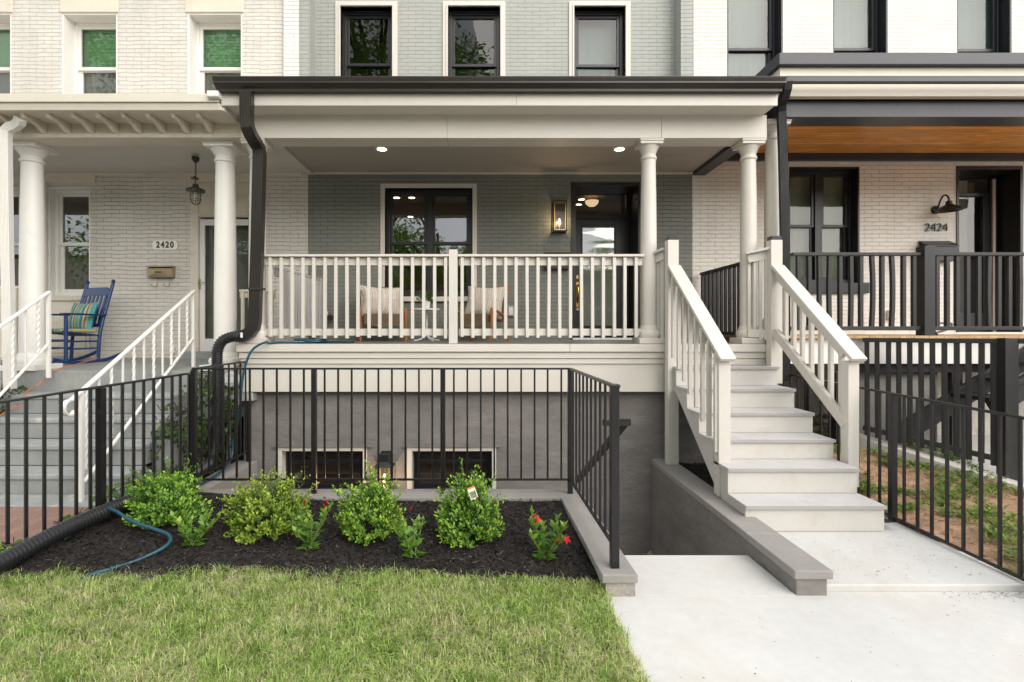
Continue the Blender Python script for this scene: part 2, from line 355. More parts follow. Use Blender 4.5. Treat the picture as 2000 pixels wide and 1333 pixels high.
# leaf-like faces: many small folded faces in one mesh, each with its own colour
def leaves(name, pos, dirs, nrm, length, width, cols, m, parent=None, fold=.25, droop=.0):
    pos = np.asarray(pos, float); n = len(pos)
    d = np.asarray(dirs, float); d /= np.linalg.norm(d, axis=1, keepdims=True) + 1e-9
    w = np.asarray(nrm, float); s = np.cross(d, w); s /= np.linalg.norm(s, axis=1, keepdims=True) + 1e-9; w = np.cross(s, d)
    L = np.broadcast_to(np.asarray(length, float), (n,))[:, None]; W = np.broadcast_to(np.asarray(width, float), (n,))[:, None]
    dz = np.array([0, 0, -1.]) * droop * L
    a = pos; mid = pos + d * L * .45 + dz * .3; tip = pos + d * L + dz
    l1 = mid + s * W * .5 + w * W * fold; r1 = mid - s * W * .5 + w * W * fold
    v = np.stack([a, r1, tip, l1], 1).reshape(-1, 3)
    i0 = np.arange(n) * 4
    tri = np.stack([i0, i0 + 1, i0 + 2, i0, i0 + 2, i0 + 3], 1).reshape(-1)
    me = bpy.data.meshes.new(name)
    me.vertices.add(len(v)); me.vertices.foreach_set('co', v.reshape(-1))
    me.loops.add(len(tri)); me.loops.foreach_set('vertex_index', tri)
    me.polygons.add(2 * n); me.polygons.foreach_set('loop_start', np.arange(2 * n) * 3)
    me.update(calc_edges=True)
    ca = me.color_attributes.new('Col', 'FLOAT_COLOR', 'POINT')
    c = np.ones((n, 4, 4)); c[:, :, :3] = np.asarray(cols)[:, None, :]; ca.data.foreach_set('color', c.reshape(-1))
    me.materials.append(m)
    o = bpy.data.objects.new(name, me); COL.objects.link(o)
    if parent: put(o, parent)
    return o
def blades(name, pos, hgt, wid, lean, az, cols, m):
    n = len(pos); pos = np.asarray(pos, float)
    dx = np.stack([np.cos(az), np.sin(az), np.zeros(n)], 1); sd = np.stack([-np.sin(az), np.cos(az), np.zeros(n)], 1)
    up = np.array([0, 0, 1.]); h = hgt[:, None]; w = wid[:, None] / 2; l = lean[:, None]
    p1 = pos + up * h * .55 + dx * h * l * .35; p2 = pos + up * h * (1 - .35 * l) + dx * h * l * 1.0
    v = np.stack([pos - sd * w, pos + sd * w, p1 + sd * w * .8, p1 - sd * w * .8, p2], 1).reshape(-1, 3)
    i = np.arange(n)[:, None] * 5
    lp = (i + np.array([0, 1, 2, 3, 3, 2, 4])).reshape(-1)
    st = (np.arange(n)[:, None] * 7 + np.array([0, 4])).reshape(-1)
    me = bpy.data.meshes.new(name); me.vertices.add(len(v)); me.vertices.foreach_set('co', v.reshape(-1))
    me.loops.add(len(lp)); me.loops.foreach_set('vertex_index', lp); me.polygons.add(2 * n); me.polygons.foreach_set('loop_start', st)
    me.update(calc_edges=True)
    ca = me.color_attributes.new('Col', 'FLOAT_COLOR', 'POINT'); c = np.ones((n, 5, 4)); c[:, :, :3] = cols[:, None, :]; ca.data.foreach_set('color', c.reshape(-1))
    me.materials.append(m); o = bpy.data.objects.new(name, me); COL.objects.link(o); return o

m_greenrefl = mat('green_reflection_sheet', (.36, .38, .31), .8, .06, 2)  # colour stands in for the pale green reflection in the right porch window

def pale_reflection(m, col, f):
    t = m.node_tree; o = t.nodes['Material Output']; src = o.inputs['Surface'].links[0].from_socket
    df = N(t, 'BsdfDiffuse'); df.inputs[0].default_value = (*col, 1); mx = N(t, 'MixShader'); mx.inputs[0].default_value = f
    t.links.new(src, mx.inputs[1]); t.links.new(df.outputs[0], mx.inputs[2]); t.links.new(mx.outputs[0], o.inputs['Surface'])
pale_reflection(m_wavy, (.50, .56, .53), .30)  # pale green diffuse lightens the door pane in place of reflected streaks

# ------------------------------------------------------------------ the setting: ground, road, paths
DW = 7.27                                        # the house fronts
g = MB(); zg = -.06
for a in ((-70, 70, -70, 2.9), (-70, -2.64, 2.9, 70), (2.05, 70, 2.9, 70), (-2.64, 2.05, 5.75, 70), (-2.64, .7, 2.9, 4.4)):
    g.quad((a[0], a[2], zg), (a[1], a[2], zg), (a[1], a[3], zg), (a[0], a[3], zg))
tag(g.build('ground', m_ground), kind='structure')
tag(MB().quad((-70, -13, -.05), (70, -13, -.05), (70, -4.6, -.05), (-70, -4.6, -.05)).build('road', m_road), kind='structure')
tag(box('sidewalk', m_conc, None, -70, 70, -4.5, -1.6, -.05, -.012), kind='structure')
tag(box('path', m_conc, None, .695, 3.9, -1.59, 3.032, -.05, 0), kind='structure')
LZ = .042
tag(box('concrete_landing', m_conc, None, 2.005, 3.262, 3.035, 4.6, -.05, LZ, .008), kind='structure')
tag(MB().prism([(-7, 2.0), (-3.86, 2.0), (-2.74, 4.2), (-7, 4.2)], 'z', -.05, .1).build('brick_walk', m_pave), kind='structure')
tag(box('concrete_apron', m_treadgrey, None, -6.5, -3.05, 4.203, 4.5, -.05, .107, .006), kind='structure')
# lawn base with gentle unevenness
def sheet(name, m, x0, x1, y0, y1, hfun, nx, ny, kind='structure', keep=None):
    xs = np.linspace(x0, x1, nx); ys = np.linspace(y0, y1, ny); b = MB(); vs = [(x, y, hfun(x, y)) for y in ys for x in xs]
    fs = [(j * nx + i, j * nx + i + 1, (j + 1) * nx + i + 1, (j + 1) * nx + i) for j in range(ny - 1) for i in range(nx - 1)]
    if keep: fs = [f for f in fs if keep((vs[f[0]][0] + vs[f[2]][0]) / 2, (vs[f[0]][1] + vs[f[2]][1]) / 2)]
    b.add(vs, fs); o = b.build(name, m, smooth=True); return tag(o, kind=kind)
from mathutils import noise as mn
def nz(x, y, s=1, o=0): return mn.noise(Vector((x * s, y * s, o)))
def lawn_edge(x):                                # the ragged border between lawn and mulch
    base = 3.215 - .155 * max(0, min(1, (x + 1.0) / 1.7)) ** 1.4
    return base + .018 * nz(x, 0, 3.1) + .01 * nz(x, 4, 9)
def lawn_z(x, y): return .022 + .02 * nz(x, y, 1.4, 2) - .015 * max(0, x - .3)
def fence_x(y): return -2.605 + (y - 4.43) * .4945
def bed_z(x, y):
    t = max(0, min(1, (y - 3.1) / 1.1)); l = max(0, min(1, (-1.2 - x) / 1.4))
    e = max(0, min(1, (y - 3.0) / .2))
    return -.02 + .05 * e + .07 * t + .07 * l * t + .016 * nz(x, y, 4, 5) + .01 * nz(x, y, 13, 1)
sheet('lawn', m_turf, -6, .70, -1.5, 3.3, lambda x, y: lawn_z(x, y) - .01, 60, 50, keep=lambda x, y: y < lawn_edge(x) + .03)
sheet('mulch_bed', m_mulch, -3.35, .70, 3.0, 4.9, bed_z, 110, 70, keep=lambda x, y: (y < 4.38 or x < -2.68) and x > fence_x(y) - .03)
def yard_z(x, y): return .03 + .05 * min(1, max(0, (x - 3.2) / .4)) + .05 * max(0, (y - 3)) / 2 + .03 * nz(x, y, 2.5, 8) + .014 * nz(x, y, 9, 3) - .03 * max(0, 3 - y) - .02 * max(0, x - 3.9) + .13 * max(0, y - 4.2)
sheet('yard_soil', m_soil, 3.24, 5.3, 1.5, 5.6, yard_z, 60, 90, keep=lambda x, y: y < 5.52 - (x - 4.02) * 1.23 + .1)
sheet('under_stair_mulch', m_mulch, 2.04, 3.1, 3.86, 5.6, lambda x, y: .10 + .015 * nz(x, y, 8), 20, 30)

# ------------------------------------------------------------------ stairwell and light well walls
def stair_wall(name, label):
    return thing(name, label, 'retaining wall', (0, 4, 0))
kt = .133
lw = stair_wall('retaining_wall', 'low grey L-shaped wall round the mulch bed carrying the black area railing')
b = MB()
b.prism([(.70, 2.98), (.872, 2.98), (.825, 4.50), (.66, 4.40)], 'z', -1.3, kt - .05)
b.box(-2.52, .66, 4.40, 4.56, -1.3, kt - .05)
b.build('wall', m_rough, lw)
b = MB(); b.prism([(.676, 2.965), (.884, 2.965), (.835, 4.575), (-2.5, 4.575), (-2.5, 4.33), (.635, 4.33)], 'z', kt - .05, kt)
b.build('coping', m_coping, lw, .006)
b = MB(); b.prism([(-2.72, 4.33), (-2.505, 4.33), (-2.505, 5.57), (-2.72, 5.57)], 'z', -1.3, kt + .0)
b.build('coping', m_coping, lw, .006)
rw = stair_wall('retaining_wall', 'grey wall between the sunken basement stair and the porch steps')
MB().prism([(1.822, 2.99), (2.0, 2.99), (2.035, 5.578), (1.81, 5.578)], 'z', -1.3, .10).build('wall', m_stucco, rw)
b = MB()
for y0, y1 in ((2.975, 3.52), (3.524, 4.24), (4.244, 5.574)): b.box(1.803, 2.03, y0, y1, .10, .152)
b.build('coping', m_coping, rw, .006)
bs = thing('basement_stair', 'pale concrete top step of the stairwell going down to the basement', 'stairs', (1.3, 3.2, 0))
b = MB(); b.prism([(.872, 2.99), (1.818, 2.99), (1.808, 3.52), (.852, 3.52)], 'z', -.2, .002); b.build('step', m_conc, bs)
for k in range(5):
    box('step', m_conc, bs, .83, 1.806, 3.522 + .27 * k, 3.79 + .27 * k, -1.3, -.19 * (k + 1))
tag(MB().quad((-2.6, 4.5, -1.15), (1.85, 4.5, -1.15), (1.85, 5.6, -1.15), (-2.6, 5.6, -1.15)).build('well_floor', m_conc2), kind='structure')
MB().lathe(1.80, 5.57, [(.16, -1.1), (.10, -1.0), (.03, -.88), (.0, -.85)], 20).build('corner_fillet', m_coping, rw)

# ------------------------------------------------------------------ windows and doors
def drape(w, m, x0, x1, y, z0, z1):
    b = MB(); n = 60; k = rnd.uniform(40, 60); ph = rnd.random() * 6
    for i in range(n + 1):
        x = x0 + (x1 - x0) * i / n; yy = y + .0022 * math.sin(k * x + ph) + .002 * math.sin(k * .37 * x + ph * 2)
        b.v += [(x, yy, z0), (x, yy, z1)]
        if i: b.f.append((2 * i - 2, 2 * i, 2 * i + 1, 2 * i - 1))
    return b.build('window_backing', m, w, smooth=True)
def window(house, x0, x1, z0, z1, d, mf, meet, rec=.1, cols=1, fw=.05, sw=.042, casing=None, cw=.085, lining=None, backing=None, glass=m_glass, sill=None, label=None, up_back=None, low_back=None, bd=.17):
    y = d + rec
    mb = MB(); mb.box(x0, x0 + fw, y, y + .09, z0, z1); mb.box(x1 - fw, x1, y, y + .09, z0, z1)
    mb.box(x0 + fw, x1 - fw, y, y + .09, z1 - fw, z1); mb.box(x0 + fw, x1 - fw, y, y + .09, z0, z0 + fw)
    cwid = (x1 - x0) / cols
    for c in range(1, cols): mb.box(x0 + cwid * c - fw * .8, x0 + cwid * c + fw * .8, y + .002, y + .088, z0 + fw, z1 - fw)
    w = mb.build('window', mf, house, .004)
    if label: w['label'] = label
    for c in range(cols):
        a = x0 + cwid * c + (fw if c == 0 else fw * .8); e = x0 + cwid * (c + 1) - (fw if c == cols - 1 else fw * .8)
        for (lo, hi, yy) in ((meet - .02, z1 - fw, y + .02), (z0 + fw, meet + .02, y + .052)):
            s = MB(); s.box(a, a + sw, yy, yy + .03, lo, hi); s.box(e - sw, e, yy, yy + .03, lo, hi)
            s.box(a + sw, e - sw, yy, yy + .03, hi - sw, hi); s.box(a + sw, e - sw, yy, yy + .03, lo, lo + sw)
            s.build('sash', mf, w, .003)
            box('pane', glass, w, a + sw, e - sw, yy + .012, yy + .016, lo + sw, hi - sw)
    if casing:
        mb = MB(); mb.box(x0 - cw, x0, d - .022, d + rec, z0 - cw * .4, z1 + cw); mb.box(x1, x1 + cw, d - .022, d + rec, z0 - cw * .4, z1 + cw); mb.box(x0, x1, d - .022, d + rec, z1, z1 + cw)
        mb.box(x0 - cw * .35, x0, d - .036, d - .022, z0, z1 + cw * .3); mb.box(x1, x1 + cw * .35, d - .036, d - .022, z0, z1 + cw * .3); mb.box(x0, x1, d - .036, d - .022, z1, z1 + cw * .3)
        mb.build('casing', casing, w, .004)
    if lining:
        mb = MB(); mb.box(x0 - .002, x0 + .022, d + .004, y, z0, z1); mb.box(x1 - .022, x1 + .002, d + .004, y, z0, z1); mb.box(x0 + .022, x1 - .022, d + .004, y, z1 - .022, z1 + .002)
        mb.build('jamb_lining', lining, w, .003)
    if sill: box('sill', sill[0], w, x0 - sill[1], x1 + sill[1], d - .06, y, z0 - sill[2], z0 - .001, .006)
    if up_back == 'blind':
        mb = MB(); zz = z1 - fw
        while zz > meet - .05: mb.bar((x0 + fw, y + bd, zz), (x1 - fw, y + bd, zz), .046, .003, (0, .75, .66)); zz -= .046
        mb.build('blind', m_blindg, w); box('window_backing', m_blindd, w, x0, x1, y + bd + .05, y + bd + .06, meet - .05, z1)  # dark green sheet paints the shade in the gaps between slats
    elif up_back: drape(w, up_back, x0 - .05, x1 + .05, y + bd, meet, z1 + .05)
    if low_back: drape(w, low_back, x0 - .05, x1 + .05, y + bd - .03, z0 - .05, meet)
    return w
def shell(house, x0, x1, ymax=12.5):             # floors, party walls, rear wall and roof
    b = MB()
    for z in (1.02, 4.05): b.box(x0 + .16, x1 - .16, DW + .27, ymax, z, z + .12)
    b.box(x0 + .02, x0 + .15, DW + .6, ymax, -.1, 7.6); b.box(x1 - .15, x1 - .02, DW + .6, ymax, -.1, 7.6); b.box(x0 + .16, x1 - .16, ymax, ymax + .2, -.1, 7.6)
    b.box(x0 + .16, x1 - .16, DW + .27, ymax, 3.92, 4.049)
    b.build('interior_walls', m_int, house)
    box('roof', m_dark, house, x0 + .02, x1 - .02, DW + .3, ymax + .2, 7.62, 7.85)

# ------------------------------------------------------------------ the grey house
ZP = 1.413                                       # porch floor
gh = thing('row_house', 'grey painted brick row house with a columned porch in the middle of the row', 'house', (.2, DW, 0))
UD = 7.42
ops_up = [(X(a, UD), X(c, UD), 4.75, Z(14, UD)) for a, c in ((665.5, 766.5), (875, 977), (1121, 1221))]
b = MB(); b.wall(X(611, UD), X(1326, UD), 4.0, 7.7, UD, .26, ops_up); b.build('upper_wall', m_grey, gh)
for p0_, p1_ in ((584.5, 605), (1330, 1355)): box('pier', m_grey, gh, X(p0_, 7.2), X(p1_, 7.2), 7.2, 7.66, 4.0, 7.7)
for (x0, x1, z0, z1), mz, bk in zip(ops_up, (118, 119, 120), (None, None, m_curtg)):
    window(gh, x0, x1, z0, z1, UD, m_bframe, Z(mz, UD), rec=.11, casing=m_trim, cw=.075, up_back=bk, low_back=bk)
LX0, LX1 = -2.545, 2.94
wop = (X(752, DW), X(923, DW), Z(580, DW), Z(368, DW)); dop = (X(1115, DW), X(1250, DW), ZP + .02, Z(357, DW))
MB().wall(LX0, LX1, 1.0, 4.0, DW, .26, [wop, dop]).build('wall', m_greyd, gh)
window(gh, *wop, DW, m_bframe, Z(473, DW), rec=.09, cols=2, fw=.05, casing=m_trim, cw=.062, glass=m_glass2, sill=(m_trim, .08, .07), label='double black sash window lit from inside')
shell(gh, LX0 - .02, LX1 + .02)
# the front door in its deep black recess
YD = 7.70
dr = MB(); dx0, dx1, dz0, dz1 = dop
dr.box(dx0, dx0 + .07, DW - .012, YD + .05, dz0, dz1); dr.box(dx1 - .03, dx1, DW - .012, YD + .05, dz0, dz1); dr.box(dx0 + .07, dx1 - .03, DW - .012, YD + .05, dz1 - .05, dz1)
for zz in (1.7, 2.35, 2.95, 3.45): dr.box(dx1 - .04, dx1 - .03, DW + .05, YD - .06, zz - .012, zz + .012)
door = dr.build('door', m_bframe, gh, .004); door['label'] = 'black front door with rippled glass in a deep recess'
hx0, hx1 = dx0 + .07, dx1 - .03
tz0, tz1 = Z(418, YD), Z(371, YD)
b = MB(); b.box(hx0, hx1, YD, YD + .06, tz0 - .075, tz0); b.box(hx0, hx1, YD, YD + .06, tz1, dz1 - .05); b.box(hx0, hx0 + .05, YD, YD + .06, tz0, tz1); b.box(hx1 - .05, hx1, YD, YD + .06, tz0, tz1); b.build('transom_frame', m_bframe, door, .003)
box('transom_pane', m_glass2, door, hx0 + .05, hx1 - .05, YD + .025, YD + .03, tz0, tz1)
gx0, gx1, gz0, gz1 = X(1138, YD), X(1201, YD), Z(636, YD), Z(444, YD)
b = MB(); top = tz0 - .078
b.box(hx0, gx0, YD + .01, YD + .055, dz0, top); b.box(gx1, hx1, YD + .01, YD + .055, dz0, top); b.box(gx0, gx1, YD + .01, YD + .055, dz0, gz0); b.box(gx0, gx1, YD + .01, YD + .055, gz1, top)
for a, c, e, f in ((gx0 - .02, gx0, gz0 - .02, gz1 + .02), (gx1, gx1 + .02, gz0 - .02, gz1 + .02), (gx0, gx1, gz0 - .02, gz0), (gx0, gx1, gz1, gz1 + .02)): b.box(a, c, YD - .004, YD + .01, e, f)
b.build('leaf', m_bframe, door, .004)
box('pane', m_wavy, door, gx0, gx1, YD + .03, YD + .034, gz0, gz1)
hx = X(1127.5, YD)
b = MB(); b.box(hx - .016, hx + .016, YD - .006, YD + .01, Z(545, YD), Z(538, YD)); b.box(hx - .02, hx + .02, YD - .012, YD + .01, Z(600, YD), Z(553, YD) + .01)
b.tube(smooth_path([(hx, YD - .01, Z(557, YD)), (hx, YD - .06, Z(560, YD)), (hx, YD - .065, Z(580, YD)), (hx, YD - .01, Z(592, YD))], 5), .012, 8); b.build('handle', m_gold, door)
b = MB(); b.box(hx - .022, hx + .022, YD - .03, YD + .01, Z(602, YD) - .04, Z(602, YD)); b.build('key_box', m_boxgrey, door, .004)
box('threshold', m_wht, door, dx0 + .02, dx1 - .02, DW - .03, DW + .08, ZP + .004, ZP + .035, .004)
# porch: floor, fascia boards, foundation, ceiling, beam, roof
box('porch_floor', m_floor, gh, LX0 - .03, 3.05, 5.42, DW - .002, ZP - .05, ZP)
FX0, FX1 = -2.66, 3.04
xj = X(1113, 5.4); b = MB(); b.box(FX0, xj - .001, 5.405, 5.42, ZP - .085, ZP - .004); b.box(xj + .001, FX1, 5.4055, 5.42, ZP - .0855, ZP - .004); b.box(FX0, FX1, 5.42, 5.60, ZP - .085, ZP - .055)
b.box(FX0 + .02, FX1, 5.43, 5.60, ZP - .155, ZP - .09); b.box(FX0 + .03, FX1, 5.445, 5.60, ZP - .215, ZP - .158)
b.box(-2.62, FX1, 5.462, 5.60, Z(766, 5.46), ZP - .217); b.build('porch_fascia', m_trim, gh, .004)
FD = 5.58
bw = [(X(542, FD), X(716, FD), -.25, Z(876, FD)), (X(796, FD), X(968, FD), -.25, Z(876, FD))]
MB().wall(-2.66, 3.0, -1.3, 1.3, FD, .24, bw).build('foundation_wall', m_stucco, gh)
b = MB(); b.box(-2.66, -2.5, FD + .24, DW, -1.3, 1.3); b.box(2.9, 3.0, FD + .24, DW, -1.3, 1.3); b.box(-2.4, 2.85, 6.6, 6.7, -1.3, 1.3); b.build('basement_wall', m_int, gh)
for (x0, x1, z0, z1) in bw:
    w = window(gh, x0 + .03, x1 - .03, z0, z1 - .03, FD, m_bframe, .08, rec=.11, cols=1, fw=.04, lining=None, glass=m_glass2)
    b = MB(); b.box(x0 - .005, x0 + .05, FD - .012, FD + .11, z0, z1 + .01); b.box(x1 - .04, x1 + .005, FD - .012, FD + .11, z0, z1 + .01); b.box(x0 + .05, x1 - .04, FD - .012, FD + .11, z1 - .03, z1 + .01)
    b.build('casing', m_trim, w, .004)
    b = MB(); b.box(x0 - .05, x1 + .05, FD - .03, FD - .002, z1 + .015, z1 + .028); b.build('drip_edge', m_stucco, w)
box('window_backing', mat('cardboard_brown', (.25, .14, .075), .9, .1), gh, X(600, 5.9), X(690, 5.9), 5.9, 5.92, -.3, .33)
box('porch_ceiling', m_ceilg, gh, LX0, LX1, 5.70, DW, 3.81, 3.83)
b = MB(); b.box(LX0 + .0, LX0 + .075, 5.70, DW - .002, 3.775, 3.809); b.box(LX0 + .076, LX1, 5.70, 5.735, 3.66, 3.809); b.box(LX0 + .076, LX1, DW - .03, DW - .002, 3.78, 3.808); b.build('ceiling_trim', m_trim, gh, .003)
BX0, BX1 = -2.62, X(1498, 5.44)
xj = X(873, 5.44); xk = X(1292, 5.44); b = MB(); b.box(BX0, xj - .001, 5.44, 5.697, 3.6125, 3.86); b.box(xj + .001, xk - .001, 5.4405, 5.697, 3.612, 3.86); b.box(xk + .001, BX1, 5.44, 5.697, 3.6125, 3.86); b.box(BX0 + .02, BX0 + .2, 5.70, DW, 3.83, 4.0); b.build('beam', m_trim, gh, .004)
ex0, ex1 = X(432, 5.18), X(1519, 5.18)
xj = X(1008, 5.18); b = MB(); b.box(ex0, xj - .0012, 5.18, 5.20, 3.845, 3.965); b.box(xj + .0012, ex1, 5.1795, 5.20, 3.8445, 3.965); b.box(ex0, ex1, 5.20, 5.46, 3.862, 3.878); b.build('eave_fascia', m_trim, gh, .003)
b = MB(); b.box(ex0, ex1 - .01, 5.201, 5.44, 3.855, 3.861); b.box(ex0, BX0 - .001, 5.441, 7.2, 3.853, 3.86); b.box(ex0 + .001, ex0 + .02, 5.203, 5.545, 3.80, 3.8545); b.build('soffit', m_trim, gh)
for px in (1008, 1452): pass
b = MB(); b.prism([(5.06, 4.02), (7.4, 4.52), (7.4, 4.58), (5.06, 4.075)], 'x', ex0 - .02, ex1 + .02); b.build('porch_roof', m_bronze, gh)
MB().prism([(5.24, 3.879), (7.2, 3.879), (7.2, 4.45), (5.24, 4.03)], 'x', ex0 + .006, ex1 - .06).build('roof_side', m_trim, gh)
gt = thing('gutter', 'dark bronze gutter along the porch eave of the grey house', 'gutter', (0, 5.1, 3.96))
prof = [(5.175, 3.962), (5.115, 3.958), (5.112, 3.985), (5.09, 4.0), (5.066, 4.018), (5.05, 4.06), (5.045, 4.078), (5.057, 4.083), (5.06, 4.07), (5.175, 4.07)]
MB().prism(prof, 'x', X(416, 5.05), X(1534, 5.05)).build('trough', m_bronze, gt, .003)
b = MB(); b.prism([(y_, z_) for y_, z_ in prof], 'x', X(416, 5.05) - .006, X(416, 5.05) - .0005); b.prism(prof, 'x', X(1534, 5.05) + .0005, X(1534, 5.05) + .006); b.build('end_cap', m_bronze, gt)
def column(house, cx, cy, z0, z1, r, m, capm=None):
    h = z1 - z0; p = [(r * 1.0, z0 + .19), (r * .995, z0 + h * .33), (r * .93, z0 + h * .7), (r * .86, z1 - .26), (r * .86, z1 - .2)]
    o = MB().lathe(cx, cy, p, 40, False).build('column', m, house)
    b = MB(); b.lathe(cx, cy, [(r * 1.34, z0 + .06), (r * 1.44, z0 + .085), (r * 1.46, z0 + .11), (r * 1.36, z0 + .135), (r * 1.2, z0 + .14), (r * 1.18, z0 + .155), (r * 1.12, z0 + .17), (r * 1.0, z0 + .2)], 40)
    q = r * 1.62; b.box(cx - q, cx + q, cy - q, cy + q, z0, z0 + .062); b.build('base', m, o, .004)
    b = MB(); b.lathe(cx, cy, [(r * .86, z1 - .2), (r * .97, z1 - .192), (r * .99, z1 - .18), (r * .97, z1 - .168), (r * .87, z1 - .16), (r * .87, z1 - .125), (r * .96, z1 - .115), (r * .97, z1 - .105), (r * 1.05, z1 - .095), (r * 1.24, z1 - .06), (r * 1.3, z1 - .05)], 40)
    q = r * 1.4; b.box(cx - q, cx + q, cy - q, cy + q, z1 - .05, z1 - .022); q *= 1.06; b.box(cx - q, cx + q, cy - q, cy + q, z1 - .021, z1); b.build('capital', capm or m, o, .004)
for cx in (-2.507, 1.775, 2.868): column(gh, cx, 5.57, ZP, 3.611, .087, m_trim)

# ------------------------------------------------------------------ the left house
lh = thing('row_house', 'cream painted brick row house with white columns and green upstairs blinds', 'house', (-5, DW, 0))
ops = [(X(a, DW), X(c, DW), 4.62, Z(26, DW)) for a, c in ((-88, 22), (121, 229), (366, 473))]
MB().wall(-9, X(553, DW), 4.0, 7.7, DW, .26, ops).build('upper_wall', m_beige, lh)
box('pier', m_quoin, lh, X(553.5, 7.2), X(584, 7.2), 7.2, 7.66, 4.0, 7.7)
for x0, x1, z0, z1 in ops:
    w = window(lh, x0, x1, z0, z1, DW, m_wpaint, Z(120, DW), rec=.2, fw=.05, sw=.05, lining=m_wpaint, up_back='blind', low_back=m_screen, bd=.13, glass=m_glass)
    box('lintel', m_cream, w, x0 - .02, x1 + .02, DW - .02, DW + .2, z1 + .003, z1 + .2, .008)
lwn = [(X(-45, DW), X(40, DW), Z(578, DW), Z(366, DW)), (X(94, DW), X(176, DW), Z(578, DW), Z(366, DW))]
ldo = (X(384, DW), X(491, DW), 1.17, Z(358, DW))
MB().wall(-9, LX0 - .003, .5, 4.0, DW, .26, lwn + [ldo]).build('wall', m_beige, lh)
for o in lwn: window(lh, *o, DW, m_wpaint, Z(475, DW), rec=.1, fw=.06, sw=.045, glass=m_glass2, low_back=m_screen, up_back=m_dark, lining=m_wpaint)  # dark sheet behind each upper sash stands in for the unlit room
for p0_, p1_ in ((-60, 188), (343, 505)): box('lintel', m_cream, lh, X(p0_, DW), X(p1_, DW), DW - .02, DW, Z(357, DW), Z(341, DW), .006)
b = MB(); b.box(X(40, DW), X(94, DW), DW - .03, DW, Z(578, DW), Z(360, DW)); b.box(X(-60, DW), X(178, DW), DW - .05, DW, Z(588, DW), Z(579, DW)); b.box(X(-60, DW), X(176, DW), DW - .02, DW, 1.19, Z(588, DW) - .002)
for a, c in ((-50, 45), (100, 170)): b.box(X(a, DW), X(c, DW), DW - .032, DW - .02, Z(690, DW), Z(600, DW))
b.build('window_panel', m_cream, lh, .005)
shell(lh, -9, LX0 - .02)
b = MB(); x0, x1, z0, z1 = ldo
b.box(x0 - .08, x0 + .03, DW - .025, DW + .1, z0, z1); b.box(x1 - .03, x1 + .06, DW - .025, DW + .1, z0, z1); b.box(x0 + .03, x1 - .03, DW - .01, DW + .1, Z(424, DW), z1)
for zz in (Z(383, DW), Z(420, DW)): b.box(x0 + .03, x1 - .03, DW - .03, DW - .01, zz - .012, zz + .012)
ld = b.build('door', m_cream, lh, .004); ld['label'] = 'white storm door under a panelled transom'
b = MB(); sx0, sx1, sz1 = x0 + .035, x1 - .035, Z(428, DW); gx0_, gx1_ = X(398, DW), X(484, DW); gz0_, gz1_ = Z(662, DW), Z(440, DW)
b.box(sx0, gx0_, DW + .02, DW + .05, z0, sz1); b.box(gx1_, sx1, DW + .02, DW + .05, z0, sz1); b.box(gx0_, gx1_, DW + .02, DW + .05, z0, gz0_); b.box(gx0_, gx1_, DW + .02, DW + .05, gz1_, sz1)
b.build('leaf', m_wht, ld, .003); box('pane', m_glass, ld, gx0_, gx1_, DW + .033, DW + .037, gz0_, gz1_)
box('inner_door', m_screen, ld, x0 + .02, x1 - .02, DW + .2, DW + .24, z0, z1)
hx2 = X(389, DW); b = MB(); b.box(hx2 - .012, hx2 + .012, DW + .008, DW + .02, Z(565, DW), Z(545, DW)); b.tube([(hx2, DW + .01, Z(552, DW)), (hx2, DW - .03, Z(552, DW)), (hx2 + .09, DW - .03, Z(553, DW))], .007, 8); b.build('handle', m_brass, ld)
box('door_step', m_stepgrey, lh, x0 - .1, x1 + .35, DW - .22, DW - .002, 1.12, 1.255, .006)
LP = lambda y: 1.106 + .06 * (y - 5.64) / 1.63
b = MB(); b.prism([(5.64, .6), (DW, .6), (DW, LP(DW)), (5.64, LP(5.64))], 'x', -9, -2.68); b.build('porch_floor', m_stepgrey, lh, .004)
st = thing('front_steps', 'grey painted concrete steps up to the porch with the blue rocking chair', 'steps', (-4.2, 5, .1))
for k, (y, z) in enumerate(((4.52, .282), (4.80, .478), (5.08, .68), (5.36, .88))):
    b = MB(); b.box(-5.05 - .25 * (k < 3), -3.2 - .03 * k, y, 5.64, (.0 if k == 0 else (.282, .478, .68)[k - 1]), z - .05); b.build('riser', m_stepgrey, st, .006)
    b = MB(); b.box(-5.05 - .25 * (k < 3), -3.2 - .03 * k, y - .018, 5.64 if k == 3 else y + .28, z - .05, z); b.build('tread', m_treadgrey, st, .012)
box('cheek_wall', m_stepgrey, st, -3.19, -3.02, 4.9, 5.64, 0, .5, .01)
box('porch_ceiling', m_ceil, lh, -9, LX0 - .002, 5.80, DW, 3.80, 3.82)
bx1 = -2.63
b = MB(); b.box(-9, bx1, 5.55, 5.79, 3.654, 3.86); b.box(-9, bx1, 5.535, 5.55, 3.654, 3.70); b.box(-9, bx1, DW - .03, DW - .001, 3.765, 3.80); b.build('beam', m_cream, lh, .004)
b = MB(); b.box(-9, X(408, 5.15), 5.15, 5.24, 3.87, 3.955); b.box(-9, X(434, 5.2), 5.19, 5.26, 3.802, 3.868); b.prism([(5.17, 3.865), (5.19, 3.80), (5.19, 3.868)], 'x', -9, X(432, 5.2)); b.build('eave_fascia', m_cream2, lh, .005)
box('soffit', m_cream, lh, -9, X(436, 5.2), 5.2, 5.56, 3.806, 3.815)
MB().prism([(5.16, 3.87), (7.3, 4.40), (7.3, 4.46), (5.16, 3.953)], 'x', -9, -2.72).build('porch_roof', m_cream, lh)
